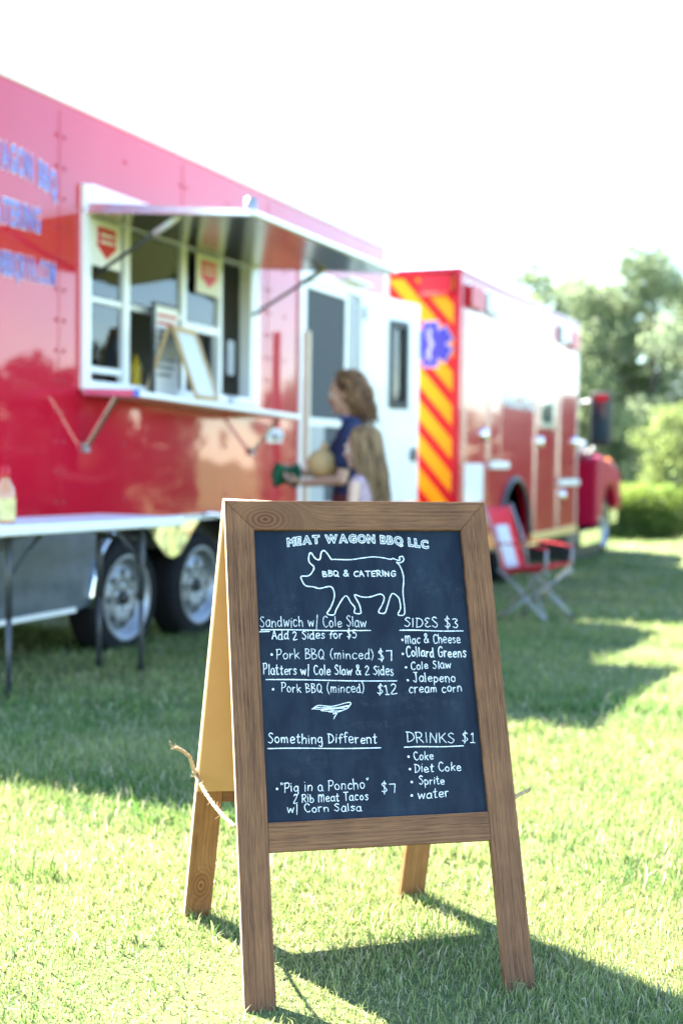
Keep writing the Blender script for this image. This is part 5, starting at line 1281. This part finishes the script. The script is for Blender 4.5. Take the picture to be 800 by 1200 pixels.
for s, el_ in ((1, (.035, .215, 1.00)), (-1, (.09, -.20, 1.03))): sh += [('c', (-.01, s * .178, 1.285), tuple(V3(-.01, s * .178, 1.285).lerp(Vector(el_), .62)), .066, .062)]
fuse(sh, .008, 'shirt', navy, wm, 5)
q = MB(); q.lathe([(.078, .0), (.070, .02), (.066, .034), (.074, .036), (.095, .01)], navy2, 'z', (-.008, 0, 1.345), 24); q.build('collar', wm)
fuse([('e', (-.01, 0, .88), (.135, .188, .12)), ('c', (.0, .088, .86), (.055, .092, .52), .105, .088), ('c', (-.01, -.088, .86), (-.03, -.092, .52), .105, .088)], .009, 'shorts', short_m, wm, 4)
for ank, toe in (((-.02, .09, .085), (.13, .095, .035)), ((-.20, -.09, .10), (-.06, -.095, .035))):
    fuse([('c', (ank[0] - .01, ank[1], .045), (toe[0] - .01, toe[1], .038), .046, .040), ('e', (ank[0], ank[1], .07), (.05, .042, .045))], .007, 'shoe', shoe_m, wm, 3)
WM = Matrix.Translation((.06, 7.75, wz)) @ Matrix.Rotation(R(172), 4, 'Z')
tanm = mat('tan paper wrap', (.62, .40, .19), .75, var=.12, scale=22, bump=.004, bscale=30)
p = WM @ V3(.165, .10, 1.095)
q = MB(); q.ball((0, 0, 0), (.092, .088, .086), tanm, 24, 16); q.tube([(0, 0, .07), (.01, 0, .10), (.02, .005, .115)], [.03, .022, .03], tanm, 10)
o = q.build('round_bundle', None, loc=p, recalc=False); tag(o, 'round tan wrapped bundle held on the forearm of the woman', 'bundle')
p = WM @ V3(.40, .02, 1.03)
q = MB(); gm2 = mat('dark green cloth', (.006, .10, .045), .7, var=.25, scale=20, bump=.003, bscale=40)
vs = []
for i in range(9):
    for j in range(7):
        u, v = i / 8 - .5, j / 6 - .5
        vs.append((u * .15, .05 * math.sin(5 * u + 3 * v), v * .12 + .03 * u - .02 * abs(v) + .015 * math.sin(9 * u)))
q.add(vs, [(i * 7 + j, i * 7 + j + 1, (i + 1) * 7 + j + 1, (i + 1) * 7 + j) for i in range(8) for j in range(6)], gm2, True)
o = q.build('green_cloth', None, loc=p, recalc=False); md = o.modifiers.new('t', 'SOLIDIFY'); md.thickness = .03; md.offset = 0; o.rotation_euler = (0, .15, R(165))
tag(o, 'crumpled dark green cloth bag in the hand of the woman', 'cloth bag')
# --- girl standing in front of her, back half turned, long hair
gzv = float(gz(7.15)); k = .82
gl = thing('person', 'girl with long straight light brown hair in a pale top in front of the woman', 'person', (.125, 7.15, gzv), R(150))
hcg = (.02, 0, 1.145); hs, Tg = head_shapes(hcg, .93, R(8), R(6))
bd = hs + [('c', (.01, 0, 1.08), (-.01, 0, .98), .038, .043), ('e', (-.01, 0, .88), (.078, .118, .13)), ('e', (.0, 0, .74), (.078, .105, .11)), ('e', (-.01, 0, .65), (.085, .118, .09)), ('c', (-.01, -.098, .955), (-.01, .098, .955), .04, .04)]
bd += leg((0, .06, .62), (.025, .065, .33), (-.01, .065, .06), (.095, .07, .028), .70) + leg((0, -.06, .62), (.02, -.065, .33), (-.02, -.065, .06), (.085, -.07, .028), .70)
gw = V3(.13, .155, .72); gw2 = V3(.12, -.15, .72)
bd += arm((-.01, .13, .945), (-.01, .165, .755), tuple(gw), .72) + hand(gw, (1, -.2, .1), (0, -1, .2), .72, -1, .6) + arm((-.01, -.13, .945), (-.005, -.16, .755), tuple(gw2), .72) + hand(gw2, (1, .2, .1), (0, 1, .2), .72, 1, .6)
fuse(bd, .0052, 'body', skin2, gl, 3)
face_bits(Tg, .93, gl, mat('fair brow', (.16, .10, .05), .7))
hair_mesh(Tg, .93, 1000, .40, 8, [(.12, .062, .028), (.21, .118, .055), (.31, .195, .095)], gl, .98, 1.0, -.035, .004, .12)
sh = [('e', (-.01, 0, .88), (.090, .130, .138)), ('e', (.0, 0, .745), (.094, .120, .12)), ('e', (-.01, 0, .66), (.10, .132, .08)), ('c', (-.012, -.09, .955), (-.012, .09, .955), .050, .050)]
fuse(sh, .007, 'shirt', lilac, gl, 5)
fuse([('e', (-.01, 0, .62), (.10, .135, .09)), ('c', (0, .062, .60), (.02, .066, .40), .078, .066), ('c', (0, -.062, .60), (.018, -.066, .40), .078, .066)], .008, 'shorts', denim, gl, 4)
for ank, toe in (((-.01, .065, .06), (.095, .07, .028)), ((-.02, -.065, .06), (.085, -.07, .028))):
    fuse([('c', (ank[0] - .008, ank[1], .034), (toe[0] - .01, toe[1], .029), .034, .030), ('e', (ank[0], ank[1], .05), (.036, .031, .034))], .006, 'shoe', shoe_m, gl, 3)
